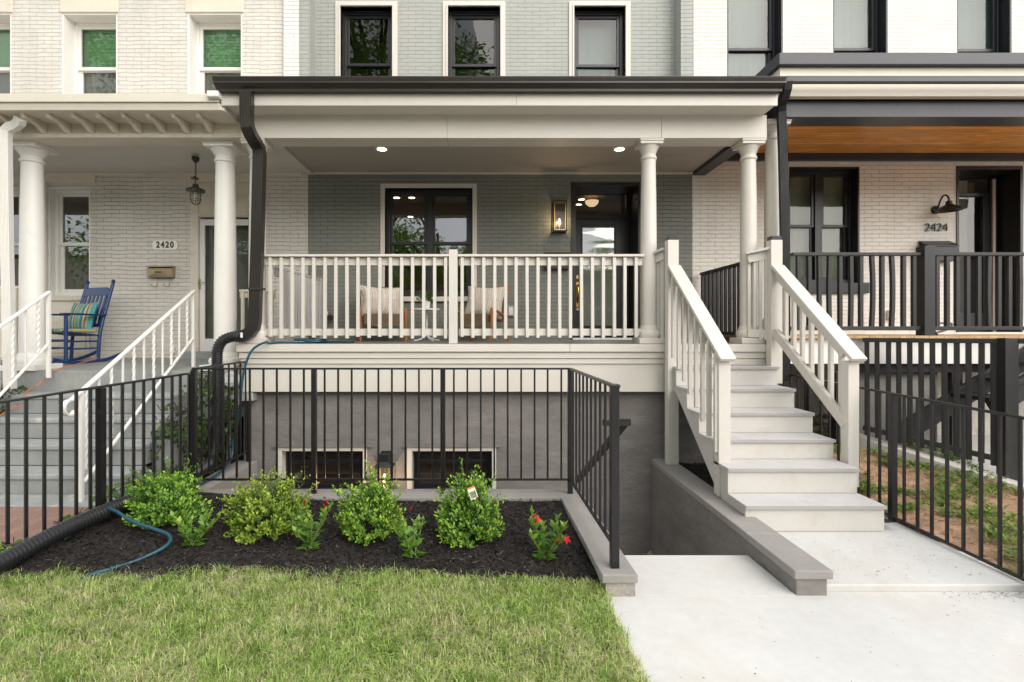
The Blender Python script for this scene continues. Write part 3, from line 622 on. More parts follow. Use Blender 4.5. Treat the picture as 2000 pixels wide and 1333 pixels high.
for k in range(15):
    cx = X(49, 5.3) + .259 * (k - 6)
    if cx > -2.9: continue
    b = MB(); b.prism([(5.25, 3.805), (5.548, 3.805), (5.548, 3.69), (5.50, 3.70), (5.42, 3.745), (5.28, 3.765)], 'x', cx - .022, cx + .022); b.build('bracket', m_cream, lh, .004)
box('gutter_end', m_wht, lh, X(405, 5.12), X(428, 5.12), 5.10, 5.2, 3.90, 3.965, .01)
for cx in (-5.175, -2.975): column(lh, cx, 5.80, LP(5.7), 3.653, .118, m_wpaint)

# ------------------------------------------------------------------ the right house
rh = thing('row_house', 'white painted brick row house with black trim and a wood-lined porch ceiling', 'house', (6, DW, 0))
ops = [(X(a, DW), X(c, DW), 4.55, 6.75) for a, c in ((1420, 1529), (1627, 1734), (1869, 1976))]
rwn = (X(1541, DW), X(1679, DW), Z(553, DW), Z(326, DW)); rdo = (X(1867, DW), X(1997, DW), 1.53, Z(325, DW))
MB().wall(LX1 + .003, 9, .2, 7.7, DW, .26, ops + [rwn, rdo]).build('wall', m_white, rh)
for (x0, x1, z0, z1), mz in zip(ops, (84, 84, 86)): window(rh, x0, x1, z0, z1, DW, m_bframe, Z(mz, DW), rec=.15, fw=.055, lining=m_bframe, up_back=m_curt, low_back=m_curt, bd=.12)
window(rh, *rwn, DW, m_bframe, Z(438, DW), rec=.13, cols=2, fw=.06, lining=m_bframe, up_back=m_greenrefl, low_back=m_greenrefl, bd=.16, sill=(m_bframe, .1, .15), glass=m_glass)
shell(rh, LX1 + .02, 9)
x0, x1, z0, z1 = rdo
b = MB(); b.box(x0, x0 + .04, DW - .01, DW + .45, z0, z1); b.box(x1 - .04, x1, DW - .01, DW + .45, z0, z1); b.box(x0 + .04, x1 - .04, DW - .01, DW + .45, z1 - .05, z1)
b.box(x0 + .04, x1 - .04, DW + .3, DW + .36, Z(385, 7.6), Z(378, 7.6)); b.box(x0 + .04, x1 - .04, DW + .3, DW + .36, Z(347, 7.6), z1 - .05); b.box(X(1932, 7.6), X(1944, 7.6), DW + .3, DW + .36, z0, z1 - .05)
rd = b.build('door', m_bframe, rh, .004); rd['label'] = 'black front door with a tall pane and side panel'
b = MB(); b.box(X(1944, 7.6), x1 - .04, DW + .31, DW + .35, z0, z1 - .05); b.box(x0 + .04, X(1932, 7.6), DW + .31, DW + .35, z0, Z(612, 7.6)); b.box(X(1918, 7.6), X(1932, 7.6), DW + .31, DW + .35, Z(612, 7.6), Z(385, 7.6)); b.build('leaf', m_bframe, rd, .003)
box('pane', m_glass, rd, x0 + .04, X(1932, 7.6), DW + .335, DW + .34, Z(612, 7.6), Z(355, 7.6)); box('window_backing', m_wpaint, rd, x0, X(1935, 7.6), DW + .7, DW + .72, z0, z1)  # pale sheet stands in for sky and wall mirrored in this pane
b = MB(); b.box(X(1936, 7.58), X(1941, 7.58), DW + .28, DW + .3, z0, z1 - .1); b.build('trim_strip', m_trim, rd)
RPZ = 1.50
box('porch_floor', m_deck, rh, 3.08, 9, 5.40, DW - .002, RPZ - .028, RPZ)
b = MB(); x = 3.1
while x < 8: b.box(x, x + .155, 5.375, 5.40, RPZ - .03, RPZ + .001 - .004 * rnd.random()); x += .158
b.build('deck_board_ends', m_deck, rh, .003)
box('porch_fascia', m_wpaint, rh, 3.1, 9, 5.44, 5.5, 1.20, RPZ - .032)
b = MB(); b.box(3.3, 9, 6.4, 6.5, -.1, 1.2); b.build('foundation_wall', m_conc2, rh)
b = MB(); b.box(4.0, 9, 5.52, 5.6, 1.10, 1.195); b.box(5.03, 5.15, 5.5, 5.6, .1, 1.1); b.box(3.78, 3.82, 5.5, 5.6, .1, 1.1); b.build('porch_frame', m_bpaint, rh, .003)
b = MB(); b.box(3.85, 4.98, 5.62, 5.66, .2, 1.1); b.build('skirt_panel', mat('weathered_grey_board', (.33, .31, .29), .8, .15, 4, .3), rh)
d = 5.4
b = MB(); b.box(3.05, 9, 5.30, 5.36, Z(126, 5.3), Z(103, 5.3)); b.box(3.05, 3.11, 5.36, DW, Z(126, 5.3), Z(103, 5.3)); b.box(3.07, 9, 5.20, 5.26, Z(160, 5.2), Z(148, 5.2)); b.box(3.07, 3.13, 5.26, DW, Z(160, 5.2), Z(148, 5.2)); b.build('roof_edge', m_navy, rh, .005)
b = MB(); b.box(3.09, 9, 5.36, 5.40, Z(147, 5.3), Z(126, 5.3) - .001); b.box(3.09, 9, 5.352, 5.36, Z(147, 5.3), Z(141, 5.3)); b.box(3.09, 3.13, 5.40, DW, Z(147, 5.3), Z(126, 5.3) - .001)
b.box(3.09, 9, 5.36, 5.42, Z(193, 5.4), Z(158, 5.3)); b.box(3.09, 9, 5.345, 5.36, Z(193, 5.4), Z(187, 5.4)); b.build('eave_fascia', m_cream2, rh, .004)
box('porch_roof', m_navy, rh, 3.06, 9, 5.37, DW, 4.40, 4.43)
b = MB(); b.box(3.10, 9, 5.45, 5.70, 3.84, Z(193, 5.4)); b.box(2.945, 3.12, 5.701, DW - .001, 3.765, 4.05); b.box(3.13, 9, DW - .06, DW - .001, 3.97, 4.068); b.build('beam', m_navy, rh, .004)
box('porch_ceiling', m_wood, rh, 3.121, 9, 5.701, DW - .06, 4.07, 4.09)
column(rh, 3.165, 5.62, RPZ, 3.839, .09, m_trim)

# ------------------------------------------------------------------ porch railings, stairs
def porch_railing(name, label, x0, x1, y, zt, zb, xs, m, posts=(), bw=.034, cap=True):
    t = thing(name, label, 'railing', ((x0 + x1) / 2, y, zb))
    segs = []; a = x0
    for p in list(posts) + [None]:
        segs.append((a, (p - .047) if p is not None else x1)); a = (p + .047) if p is not None else None
    for a, e in segs:
        b = MB(); b.box(a, e, y - .05, y + .07, zt - .026, zt); b.build('top_rail', m, t, .004)
        b = MB(); b.box(a + .01, e - .005, y + .004, y + .042, zt - .115, zt - .028); b.build('sub_rail', m, t, .003)
        b = MB(); b.box(a + .01, e - .005, y + .004, y + .042, zb, zb + .075); b.build('bottom_rail', m, t, .003)
    for p in posts:
        b = MB(); b.box(p - .046, p + .046, y - .05, y + .045, ZP, zt + .05); b.build('post', m, t, .004)
        b = MB(); b.box(p - .04, p + .04, y - .045, y + .04, zt + .0505, zt + .075); b.build('post_cap', m_bpaint, t, .006)
    for x in xs:
        e = rnd.uniform(-.003, .003); l = rnd.uniform(-.012, .01)
        MB().bar((x + e, y - .0175, zb - .02 + l), (x + rnd.uniform(-.003, .003), y - .0175, zt - .03), bw, .034, (0, 1, 0)).build('baluster', m, t, .003)
    return t
yR = 5.52; sx = lambda zpx, ox, s=3.03: X(ox + zpx / s, yR)
left = [sx(150 + 64.55 * i, 480) for i in range(17)]
right = [sx(1280 + 64.7 * i, 480) for i in range(5)] + [sx(85 + 64.1 * i, 980) for i in range(12)]
porch_railing('porch_railing', 'long pale railing with square balusters along the front of the grey house porch', X(514, yR), X(1256, yR), yR, Z(498, yR), Z(656, yR), left + right, m_rail, [X(885.5, yR)])
m_railg = mat('grey_side_rail_paint', (.45, .44, .425), .5, .05, 4, .2)  # the side railing's own grey, darker than the front railing
t = thing('porch_railing', 'short grey side railing running back to the wall at the hose end of the porch', 'railing', (-2.37, 6.5, ZP))
z = 2.28
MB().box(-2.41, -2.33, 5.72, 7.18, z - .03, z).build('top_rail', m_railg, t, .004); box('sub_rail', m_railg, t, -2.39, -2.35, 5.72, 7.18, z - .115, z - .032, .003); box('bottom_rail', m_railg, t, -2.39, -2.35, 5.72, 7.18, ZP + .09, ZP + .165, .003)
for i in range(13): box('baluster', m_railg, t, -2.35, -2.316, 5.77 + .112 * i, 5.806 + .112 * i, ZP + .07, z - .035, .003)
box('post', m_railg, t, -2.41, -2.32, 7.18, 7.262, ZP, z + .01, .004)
for lab, xa, xb, n in (('stub of pale railing between the door-side column and the left stair post', 1.82, 1.90, 3), ('stub of pale railing between the outer column and the right stair post', 2.80, 2.985, 4)):
    t = thing('porch_railing', lab, 'railing', (xa, 5.5, ZP)); z = 2.39
    y1 = 5.56 if n == 3 else 5.455
    b = MB(); b.bar((xa - .02, y1 - .0, z - .013), (xb, 5.40 if n == 3 else 5.36, z + .03), .09, .026); b.build('top_rail', m_rail, t, .004)
    b = MB(); b.bar((xa, y1, z - .07), (xb, 5.43 if n == 3 else 5.40, z - .035), .04, .085); b.build('sub_rail', m_rail, t, .003)
    if n == 4: MB().bar((xa, y1, ZP + .11), (xb, 5.42, ZP + .11), .04, .085).build('bottom_rail', m_rail, t, .003)
    for i in range(n):
        q = (i + .6) / n; xx = xa + (xb - xa) * q; yy = y1 + (.03 if n == 3 else .05) - .12 * q
        box('baluster', m_rail, t, xx - .017, xx + .017, yy - .017, yy + .017, ZP + .04, z - .03, .003)
ss = thing('porch_steps', 'greige painted wooden steps from the concrete landing up to the grey house porch', 'steps', (2.5, 4.5, LZ))
tz = [.2426, .447, .619, .803, .99, 1.184]; ty = [3.81 + .28 * k for k in range(6)]
for k in range(6):
    y0 = ty[k]; xl = 1.945; y1 = y0 + .30
    b = MB(); b.box(xl, 3.0, y0 + .004, y1, tz[k] - .026, tz[k]); b.build('tread', m_tread, ss, .003)
    b = MB(); b.box(xl, 3.002, y0 - .0, y0 + .0035, tz[k] - .027, tz[k] - .001); b.build('nosing', m_nose, ss)
    lo = LZ + .003 if k == 0 else tz[k - 1]
    box('riser', m_riser, ss, xl + .006, 2.996, y0 + .022, y0 + .042, lo, tz[k] - .027, .002)
box('riser', m_riser, ss, 1.96, 2.996, ty[5] + .302, 5.40, 1.19, 1.2, .002)
for x in (1.965, 2.945):
    poly = [(ty[0] + .045, .07), (ty[0] + .045, tz[0] - .028)]
    for k in range(1, 6): poly += [(ty[k] + .045, tz[k - 1] - .028), (ty[k] + .045, tz[k] - .028)]
    poly += [(5.42, tz[5] - .028), (5.42, 1.02), (4.35, .20), (4.1, .07)]
    MB().prism(poly, 'x', x, x + .04).build('stringer', m_riser, ss, .002)
def stair_rail(label, xa, xb, side):
    t = thing('stair_railing', label, 'railing', ((xa + xb) / 2, 4.25, .15))
    za = .152 if side < 0 else tz[1]
    box('post', m_rail, t, xa, xb, 4.26, 4.355, za + .012 if side < 0 else tz[0], 1.30, .004)
    xu0, xu1 = (1.89, 2.005) if side < 0 else (2.965, 3.085)
    box('post', m_rail, t, xu0, xu1, 5.30, 5.395, .155 if side < 0 else 1.0, 2.50, .004)
    box('post_cap', m_bpaint, t, xu0 + .006, xu1 - .006, 5.302, 5.393, 2.501, 2.542, .006)
    if side < 0:
        box('post_foot', m_steel, t, xa + .01, xb - .01, 4.27, 4.345, .152, .164); box('post_foot', m_steel, t, xu0 + .01, xu1 - .01, 5.31, 5.385, .152, .155)
        for zz in (.33, .48): MB().tube([(xa - .006, 4.31, zz), (xa + .01, 4.31, zz)], .009, 10).build('bolt', m_rail, t)
        for zz in (.92, 1.02): MB().tube([(xu0 + .04, 5.29, zz), (xu0 + .04, 5.31, zz)], .009, 10).build('bolt', m_rail, t)
    xm = (xa + xb) / 2; xr = (xu0 + xu1) / 2
    p0 = Vector((xm + .0, 4.20, 1.312)); p1 = Vector((xr + .005, 5.30, 2.225))
    MB().bar(p0, p1, .135, .034).build('top_rail', m_rail, t, .006)
    dn = Vector((0, 0, -.075)); MB().bar(p0 + dn + Vector((0, .16, .12)), p1 + dn, .04, .09).build('sub_rail', m_rail, t, .003)
    if side > 0:
        q0 = Vector((xm - .03, 4.3, .755)); q1 = Vector((xr - .02, 5.30, 1.545)); MB().bar(q0, q1, .045, .09).build('bottom_rail', m_rail, t, .004)
    n = 8
    for i in range(n):
        f = (i + .75) / (n + .6); c = p0.lerp(p1, f)
        if side < 0: lo = (1.312 - .76) + (2.225 - 1.312) * f - .10; xx = c.x - .05 + rnd.uniform(-.003, .003)
        else: lo = (q0.lerp(q1, (c.y - q0.y) / (q1.y - q0.y)).z) - .04; xx = c.x + .02
        MB().bar((xx, c.y, lo), (xx, c.y, c.z - .03), .036, .036, (0, 1, 0)).build('baluster', m_rail, t, .003)
stair_rail('left stair railing of the porch steps, its post standing on the grey wall', 1.945, 2.045, -1)
stair_rail('right stair railing of the porch steps, with a sloping bottom rail', 3.03, 3.122, 1)

# ------------------------------------------------------------------ black iron fences
def fence_run(t, p0, p1, zt0, zt1, zb0, zb1, fr, pw=.0155, bottom=True, top=True, m=m_black, rail=.036, over=0, mid=None):
    p0 = Vector((*p0, 0)); p1 = Vector((*p1, 0)); d = (p1 - p0).normalized()
    L = lambda f, z0, z1: p0.lerp(p1, f) + Vector((0, 0, z0 + (z1 - z0) * f))
    if top: MB().bar(L(-over, zt0, zt1), L(1 + over, zt0, zt1), rail, .016).build('top_rail', m, t, .003)
    if bottom: MB().bar(L(0, zb0, zb1), L(1, zb0, zb1), .022, .016).build('bottom_rail', m, t, .002)
    for f in fr:
        a, c = L(f, zb0, zb1), L(f, zt0, zt1)
        if not bottom: a.z -= .03 * rnd.random()
        MB().bar(a + Vector((0, 0, .008 if bottom else 0)), c - Vector((0, 0, .008)), pw, pw, d).build('picket', m, t, .0015)
def post(t, x, y, z0, z1, w=.042, m=m_black): box('post', m, t, x - w / 2, x + w / 2, y - w / 2, y + w / 2, z0, z1, .003)
fy = 4.45; xl, xr = X(379, fy), X(1113.5, fy); fr = lambda px: (X(px, fy) - xl) / (xr - xl)
af = thing('area_railing', 'black iron railing round the basement light well behind the shrubs', 'railing', (-1, fy, kt))
zt, zb = 1.222, .253
px = [380 + v / 3.03 for v in (408, 487, 567, 647, 770, 850, 930, 1010, 1088, 1168, 1248, 1328, 1407)] + [780 + v / 2.666 for v in (284, 354, 424, 494, 564, 634, 704, 772, 843)]
pk = [380 + v / 3.03 for v in (95, 170, 250, 327)]
fence_run(af, (xl, fy), (xr, fy), zt, zt, zb, zb, [fr(p) for p in pk[1:] + px], over=.004)
for p in (379, 613.5, 865, 1113.5): post(af, X(p, fy), fy, kt - .0 if p != 379 else .05, zt - .008)
fence_run(af, (xr, fy), (.771, 3.07), zt, zt, zb, zb + .005, [(i + 1) / 10.6 for i in range(10)])
post(af, .771, 3.066, kt, zt - .008, .05); box('post_plate', m_black, af, .742, .80, 3.035, 3.095, zt - .008, zt + .012, .004)
fence_run(af, (xl, fy), (-2.585, 5.53), zt, zt, zb, zb, [(i + 1) / 8.5 for i in range(8)])
post(af, -2.585, 5.53, kt, zt - .008)
yf = thing('yard_fence', 'black iron fence with sloping top rail beside the brick walk on the left', 'fence', (-2.85, 3.9, .1))
A, B_ = (-2.605, 4.43), (-3.51, 2.6)
pxs = [369, 352, 336, 318, 300, 280.5, 261, 239, 216, 176.5, 149, 119, 86.5, 51, 15, -25, -70]
def frac(p):
    k = (p - 950) / F; return (A[0] - k * A[1]) / (k * (B_[1] - A[1]) - (B_[0] - A[0]))
fence_run(yf, A, B_, 1.18, 1.035, .17, .09, [frac(p) for p in pxs], pw=.019, bottom=False, rail=.04)
f = frac(197); post(yf, A[0] + (B_[0] - A[0]) * f, A[1] + (B_[1] - A[1]) * f, .08, 1.18 - .145 * f - .01, .05)
rf = thing('yard_fence', 'black iron fence along the landing beside the weedy soil on the right', 'fence', (3.22, 4, .05))
fence_run(rf, (3.225, 5.6), (3.225, 2.55), 1.09, 1.02, .10, .055, [(i + .7) / 25 for i in range(25) if i not in (4, 12, 21)], pw=.017, rail=.034)
for y in (5.08, 4.04, 2.93): post(rf, 3.225, y, .03, 1.05, .045)
# basement stair grab rail
hr = thing('handrail', 'black handrail going down the basement stair behind the end post', 'handrail', (1.0, 3.7, .9))
b = MB(); b.bar((1.0, 3.62, .915), (.91, 5.1, .05), .045, .045); b.build('rail', m_black, hr, .003)
b = MB(); b.box(.83, 1.025, 3.60, 3.645, .88, .925); b.box(.9, 1.02, 3.59, 3.65, .925, .935); b.build('bracket', m_black, hr, .003)
# white wrought railings of the left steps
def wrought(label, x, base, top, n, curl=True):
    (y0, z0), (y1, z1) = base, top
    t = thing('step_railing', label, 'railing', (x, y0, z0 - .9))
    p0, p1 = Vector((x, y0, z0)), Vector((x - .05, y1, z1)); d = (p1 - p0)
    MB().bar(p0, p1, .042, .02).build('top_rail', m_wpaint, t, .004)
    if curl:
        c = p0 + Vector((0, -.02, -.062)); pts = [p0 + d.normalized() * .02] + arc(c, .062, R(80), R(330), 14, ((0, 1, 0), (0, 0, 1)))
        MB().sweep(pts, [(-.021, -.008), (.021, -.008), (.021, .008), (-.021, .008)], up=(0, 0, 1)).build('curl', m_wpaint, t, .002)
    MB().bar(p0 + Vector((0, .13, -.72)), p1 + Vector((0, 0, -.55)), .03, .016).build('bottom_rail', m_wpaint, t, .003)
    MB().bar(p0 + Vector((0, .10, -.93)), p0 + Vector((0, .10, .06)), .032, .032, (0, 1, 0)).build('post', m_wpaint, t, .003)
    MB().bar(p1 + Vector((0, -.015, -.93)), p1 + Vector((0, -.015, -.01)), .034, .034, (0, 1, 0)).build('post', m_wpaint, t, .003)
    for i in range(n):
        f = (i + 1) / (n + 1); c = p0.lerp(p1, f); lo = (p0 + Vector((0, .13, -.72))).lerp(p1 + Vector((0, 0, -.55)), f).z
        if i % 2: MB().bar((c.x, c.y, lo), (c.x, c.y, c.z), .016, .016, (0, 1, 0)).build('baluster', m_wpaint, t, .002)
        else:
            b = MB(); N_ = 40; sec = [(-.010, -.010), (.010, -.010), (.010, .010), (-.010, .010)]; vs = []
            for k in range(N_ + 1):
                a = k * .32; zz = lo + (c.z - lo) * k / N_
                vs += [(c.x + u * math.cos(a) - v * math.sin(a), c.y + u * math.sin(a) + v * math.cos(a), zz) for u, v in sec]
            b.add(vs, [(k * 4 + j, k * 4 + (j + 1) % 4, k * 4 + 4 + (j + 1) % 4, k * 4 + 4 + j) for k in range(N_) for j in range(4)]); b.build('twisted_baluster', m_wpaint, t)
wrought('white wrought iron step railing ending in a curl in front of the left house door', -3.44, (4.22, .98), (6.08, 2.03), 11)
wrought('white wrought iron step railing in front of the wide left column', -4.66, (4.0, 1.0), (5.49, 1.975), 9)
# divider rails of the left porch
t = thing('porch_railing', 'short cream railing seen between the white column and the bronze downspout', 'railing', (-2.9, 6.3, 1.15))
box('top_rail', m_cream2, t, -3.05, -2.62, 6.27, 6.35, 2.03, 2.06, .004); box('bottom_rail', m_cream2, t, -3.05, -2.62, 6.29, 6.33, 1.25, 1.3, .003); box('sub_rail', m_cream2, t, -3.05, -2.62, 6.29, 6.33, 1.96, 2.028, .003)
for i in range(5): box('baluster', m_cream2, t, -3.02 + .09 * i, -2.985 + .09 * i, 6.255, 6.289, 1.22, 2.028, .003)
t = thing('porch_railing', 'cream railing at the far left behind the white column', 'railing', (-5.9, 6, 1.15))
box('top_rail', m_cream2, t, -7.4, -5.25, 5.76, 5.84, 2.03, 2.06, .004); box('bottom_rail', m_cream2, t, -7.4, -5.25, 5.78, 5.82, 1.25, 1.3, .003); box('sub_rail', m_cream2, t, -7.4, -5.25, 5.78, 5.82, 1.96, 2.028, .003)
for i in range(16): box('baluster', m_cream2, t, -7.3 + .13 * i, -7.265 + .13 * i, 5.744, 5.779, 1.22, 2.028, .003)
# right house black wood railings
def wob_baluster(t, x, y, z0, z1, w=.038):
    bow = rnd.choice((0, 0, 0, .004, -.006, .012)); b = MB(); n = 8
    pts = [(x + bow * math.sin(math.pi * k / n) + rnd.uniform(-.0006, .0006), y, z0 + (z1 - z0) * k / n) for k in range(n + 1)]
    b.sweep(pts, [(-w / 2, -w / 2), (w / 2, -w / 2), (w / 2, w / 2), (-w / 2, w / 2)], up=(0, 1, 0)); b.build('baluster', m_bpaint, t, .002)
yq = 5.47
t = thing('porch_railing', 'black wooden railing with slightly warped balusters on the right house porch', 'railing', (5, yq, RPZ))
zt, zb = Z(494, yq), Z(640, yq)
xs_ = [X(1440 + v / 3.03, yq) for v in (360, 423, 482, 545, 607, 670, 730, 795, 855, 912, 982, 1043, 1180, 1240, 1298, 1360, 1425, 1487, 1545, 1607, 1670, 1730, 1792)]
pxx = X(1807.5, yq)
for a, e in ((3.28, pxx - .06), (pxx + .06, 6.3)):
    box('top_rail', m_bpaint, t, a, e, yq - .03, yq + .03, zt - .035, zt, .004); box('bottom_rail', m_bpaint, t, a, e, yq - .025, yq + .025, zb - .03, zb + .012, .004)
box('post', m_bpaint, t, pxx - .058, pxx + .058, yq - .058, yq + .058, RPZ - .02, zt + .065, .004)
for x in xs_: wob_baluster(t, x, yq, zb + .012, zt - .035)
t = thing('porch_railing', 'black side railing between the grey house porch and the white house wall', 'railing', (3.04, 6.6, ZP))
box('top_rail', m_bpaint, t, 3.015, 3.065, 5.72, 7.2, 2.335, 2.37, .003); box('bottom_rail', m_bpaint, t, 3.02, 3.06, 5.72, 7.2, 1.50, 1.54, .003)
for i in range(13): wob_baluster_y = 5.78 + .115 * i; box('baluster', m_bpaint, t, 3.022, 3.058, wob_baluster_y - .018, wob_baluster_y + .018, 1.54, 2.335, .002)
t = thing('stair_fence', 'tall black wooden fence of wide boards beside the right house stair', 'fence', (4.8, 5.8, .2))
box('post', m_bpaint, t, 4.795, 4.92, 4.70, 4.79, .13, 1.485, .005)
fa, fb = Vector((3.98, 5.38, 0)), Vector((4.84, 4.78, 0)); up3 = lambda z: Vector((0, 0, z))
MB().bar(fa + up3(1.455), fb + up3(1.455), .06, .045).build('top_rail', m_bpaint, t, .004); MB().bar(fa + up3(.53), fb + up3(.34), .04, .05).build('bottom_rail', m_bpaint, t, .004)
for i in range(12):
    f = (i + .4) / 12; q = fa.lerp(fb, f); MB().bar(q + up3(.53 - .19 * f - .07), q + up3(1.435) + Vector((rnd.uniform(-.006, .006), 0, 0)), .042, .042, (fb - fa)).build('board', m_bpaint, t, .003)
ga, gb = Vector((4.93, 4.72, 0)), Vector((5.5, 4.3, 0))
MB().bar(ga + up3(1.455), gb + up3(1.455), .06, .045).build('top_rail', m_bpaint, t, .004)
for i in range(5): q = ga.lerp(gb, (i + .7) / 5); MB().bar(q + up3(.2), q + up3(1.435), .042, .042, (gb - ga)).build('board', m_bpaint, t, .003)
t = thing('kerb_wall', 'low weathered concrete kerb between the weedy soil and the right house stair', 'kerb', (4.4, 5, 0))
ka, kb_ = Vector((3.95, 5.49, .43)), Vector((5.45, 3.64, -.05)); kn = Vector((.775, .632, 0)) * .19; dn = Vector((0, 0, -.45))
b = MB(); vs = []
for k in range(13):
    q = ka.lerp(kb_, k / 12) + up3(rnd.uniform(-.006, .006)); vs += [q + dn, q, q + kn, q + kn + dn]
b.add(vs, [(0, 1, 2, 3), (48, 51, 50, 49)] + [(4 * k + m, 4 * k + (m + 1) % 4, 4 * k + 4 + (m + 1) % 4, 4 * k + 4 + m) for k in range(12) for m in range(4)]); b.build('kerb', m_conc2, t, .012)
tag(MB().quad((4.1, 5.45, .30), (5.6, 3.7, .02), (8.5, 3.7, .02), (8.5, 7.2, .3), (4.1, 7.2, .3)).build('side_walk', m_conc), kind='structure')
t = thing('wood_steps', 'black wooden steps of the right house seen behind the board fence', 'steps', (5.4, 5.2, .12))
for y in (5.0, 5.39): MB().bar((4.38 if y > 5.2 else 4.95, y, .46 if y > 5.2 else .80), (6.3, y, 1.62), .05, .2).build('stringer', m_bpaint, t, .003)
for k in range(5): box('tread', m_bpaint, t, 4.9 + .28 * k, 5.2 + .28 * k, 4.96, 5.42, .86 + .17 * k, .90 + .17 * k, .003)

# ------------------------------------------------------------------ downspouts, pipes, meter, hose
def downspout(label, pts, m, w=.105, dd=.075, straps=(), n=7, name='downspout'):
    t = thing(name, label, 'downspout', pts[-1])
    sec = []; k = 7
    for i in range(k): 
        u = -w / 2 + w * i / k; sec += [(u, -dd / 2), (u + w / k * .6, -dd / 2), (u + w / k * .7, -dd / 2 + .006), (u + w / k * .9, -dd / 2 + .006)]
    sec += [(w / 2, -dd / 2), (w / 2, dd / 2), (-w / 2, dd / 2)]
    b = MB(); b.sweep(pts, [(u, v) for u, v in sec], up=(0, 1, 0)); b.build('pipe', m, t)
    for x, y, z in straps: box('strap', m, t, x - w / 2 - .012, x + w / 2 + .02, y - dd / 2 - .01, y + dd / 2 + .005, z - .012, z + .012, .002)
    return t
dpx = lambda px, py, d: P(px, py, d)
pts = [dpx(482, 180, 5.12), dpx(482, 236, 5.14), dpx(484, 249, 5.14), dpx(489, 262, 5.18), dpx(501, 282, 5.32), dpx(506, 291, 5.36), dpx(507, 303, 5.37), dpx(503, 480, 5.37), dpx(498, 628, 5.37), dpx(496, 640, 5.37), dpx(488, 650, 5.37), dpx(477, 656, 5.37), dpx(470, 657, 5.37)]
ds = downspout('dark bronze downspout kinking round the porch beam down to a black corrugated pipe', pts, m_bronze, .115, .08, [tuple(dpx(501, 565, 5.37))])
dc = thing('drain_pipe', 'black corrugated drain pipe from the bronze downspout across the mulch edge to the lawn', 'pipe', (-2.8, 5.3, .2))
corrugated([dpx(476, 656, 5.37), dpx(462, 657, 5.37), dpx(447, 660, 5.36), dpx(433, 668, 5.34), dpx(425, 686, 5.33), dpx(424, 720, 5.32), dpx(424, 790, 5.30), dpx(421, 850, 5.27), (-2.79, 5.22, .32), (-2.77, 5.08, .22), (-2.735, 4.8, .215), (-2.72, 4.4, .235), (-2.75, 4.1, .225), (-2.80, 3.85, .22), (-2.89, 3.5, .195), (-2.98, 3.2, .135), (-3.06, 2.9, .10), (-3.12, 2.6, .08)], .057, .024).build('pipe', m_plastic, dc)
corrugated([dpx(478, 656, 5.37), dpx(468, 657, 5.37), dpx(461, 657.5, 5.37)], .064, .03).build('coupling', m_plastic, dc)
box('label_sticker', m_wht, dc, X(470, 5.3), X(474, 5.3), 5.295, 5.302, Z(660, 5.3), Z(650, 5.3))
pts = [P(1537, 160, 5.2), P(1536, 175, 5.22), P(1531, 192, 5.27), P(1526, 203, 5.36), P(1526, 220, 5.40), P(1529, 300, 5.42), P(1533, 500, 5.42), P(1534, 640, 5.42), P(1534, 745, 5.42)]
downspout('black downspout beside the right house column', pts, m_bpaint, .075, .07)
pts = [P(40, 232, 5.3), P(38, 240, 5.32), P(30, 246, 5.34), P(20, 249, 5.34), P(12, 256, 5.34), P(11, 270, 5.34), P(14, 500, 5.34), P(20, 760, 5.34)]
downspout('white downspout with a crooked elbow at the far left column', pts, m_wpaint, .085, .07)
em = thing('electric_meter', 'grey electric meter with a glass dome and steel conduit behind the black pipe', 'meter', (-2.72, 5.5, .9))
md = 5.50
box('box', m_boxgrey, em, X(437, md), X(468, md), md, 5.58, Z(792, md), Z(722, md), .006)
c = P(456, 741, md); b = MB(); b.tube([c + Vector((0, .0, 0)), c + Vector((0, -.06, 0)), c + Vector((0, -.085, 0)), c + Vector((0, -.09, 0))], .088, 24, [1, 1, .8, .3]); b.build('dome', mat('meter_glass', (.55, .57, .55), .08, .1, 9), em)
b = MB(); b.tube([c + Vector((0, .002, 0)), c + Vector((0, -.03, 0))], .098, 24); b.build('ring', m_steel, em)
box('dial_plate', m_wht, em, c.x - .045, c.x + .045, md - .0945, md - .091, c.z - .03, c.z + .035)
box('panel', m_boxgrey, em, X(470, md), X(496, md), 5.47, 5.579, Z(783, md), Z(713, md), .005)
corrugated([P(447, 792, 5.53), P(447, 850, 5.53), P(446, 900, 5.53), P(445, 925, 5.53)], .026, .016, 12).build('conduit', m_steel, em)
MB().tube(smooth_path([P(484, 783, 5.53), P(484, 830, 5.53), P(481, 850, 5.53), P(480, 905, 5.53)], 5), .012, 8).build('conduit', m_boxgrey, em)
gh_ = thing('garden_hose', 'teal garden hose coiled on the porch and trailing down through the mulch to the lawn', 'hose', (-2, 5, .2))
b = MB(); r = .011
coil = [Vector((-1.95 + .17 * math.cos(a) * (1 + .12 * math.sin(a * .37)), 5.62 + .11 * math.sin(a), ZP + .014 + .012 * (a / 6.28 % 3) * .8)) for a in np.linspace(0, 6.28 * 3.3, 70)]
coil2 = [Vector((-1.68 + .2 * math.cos(a), 5.66 + .06 * math.sin(a), ZP + .014)) for a in np.linspace(3.2, 8.5, 14)]
b.tube(coil + smooth_path([coil[-1], coil2[0]] + coil2[1:], 3), r, 8)
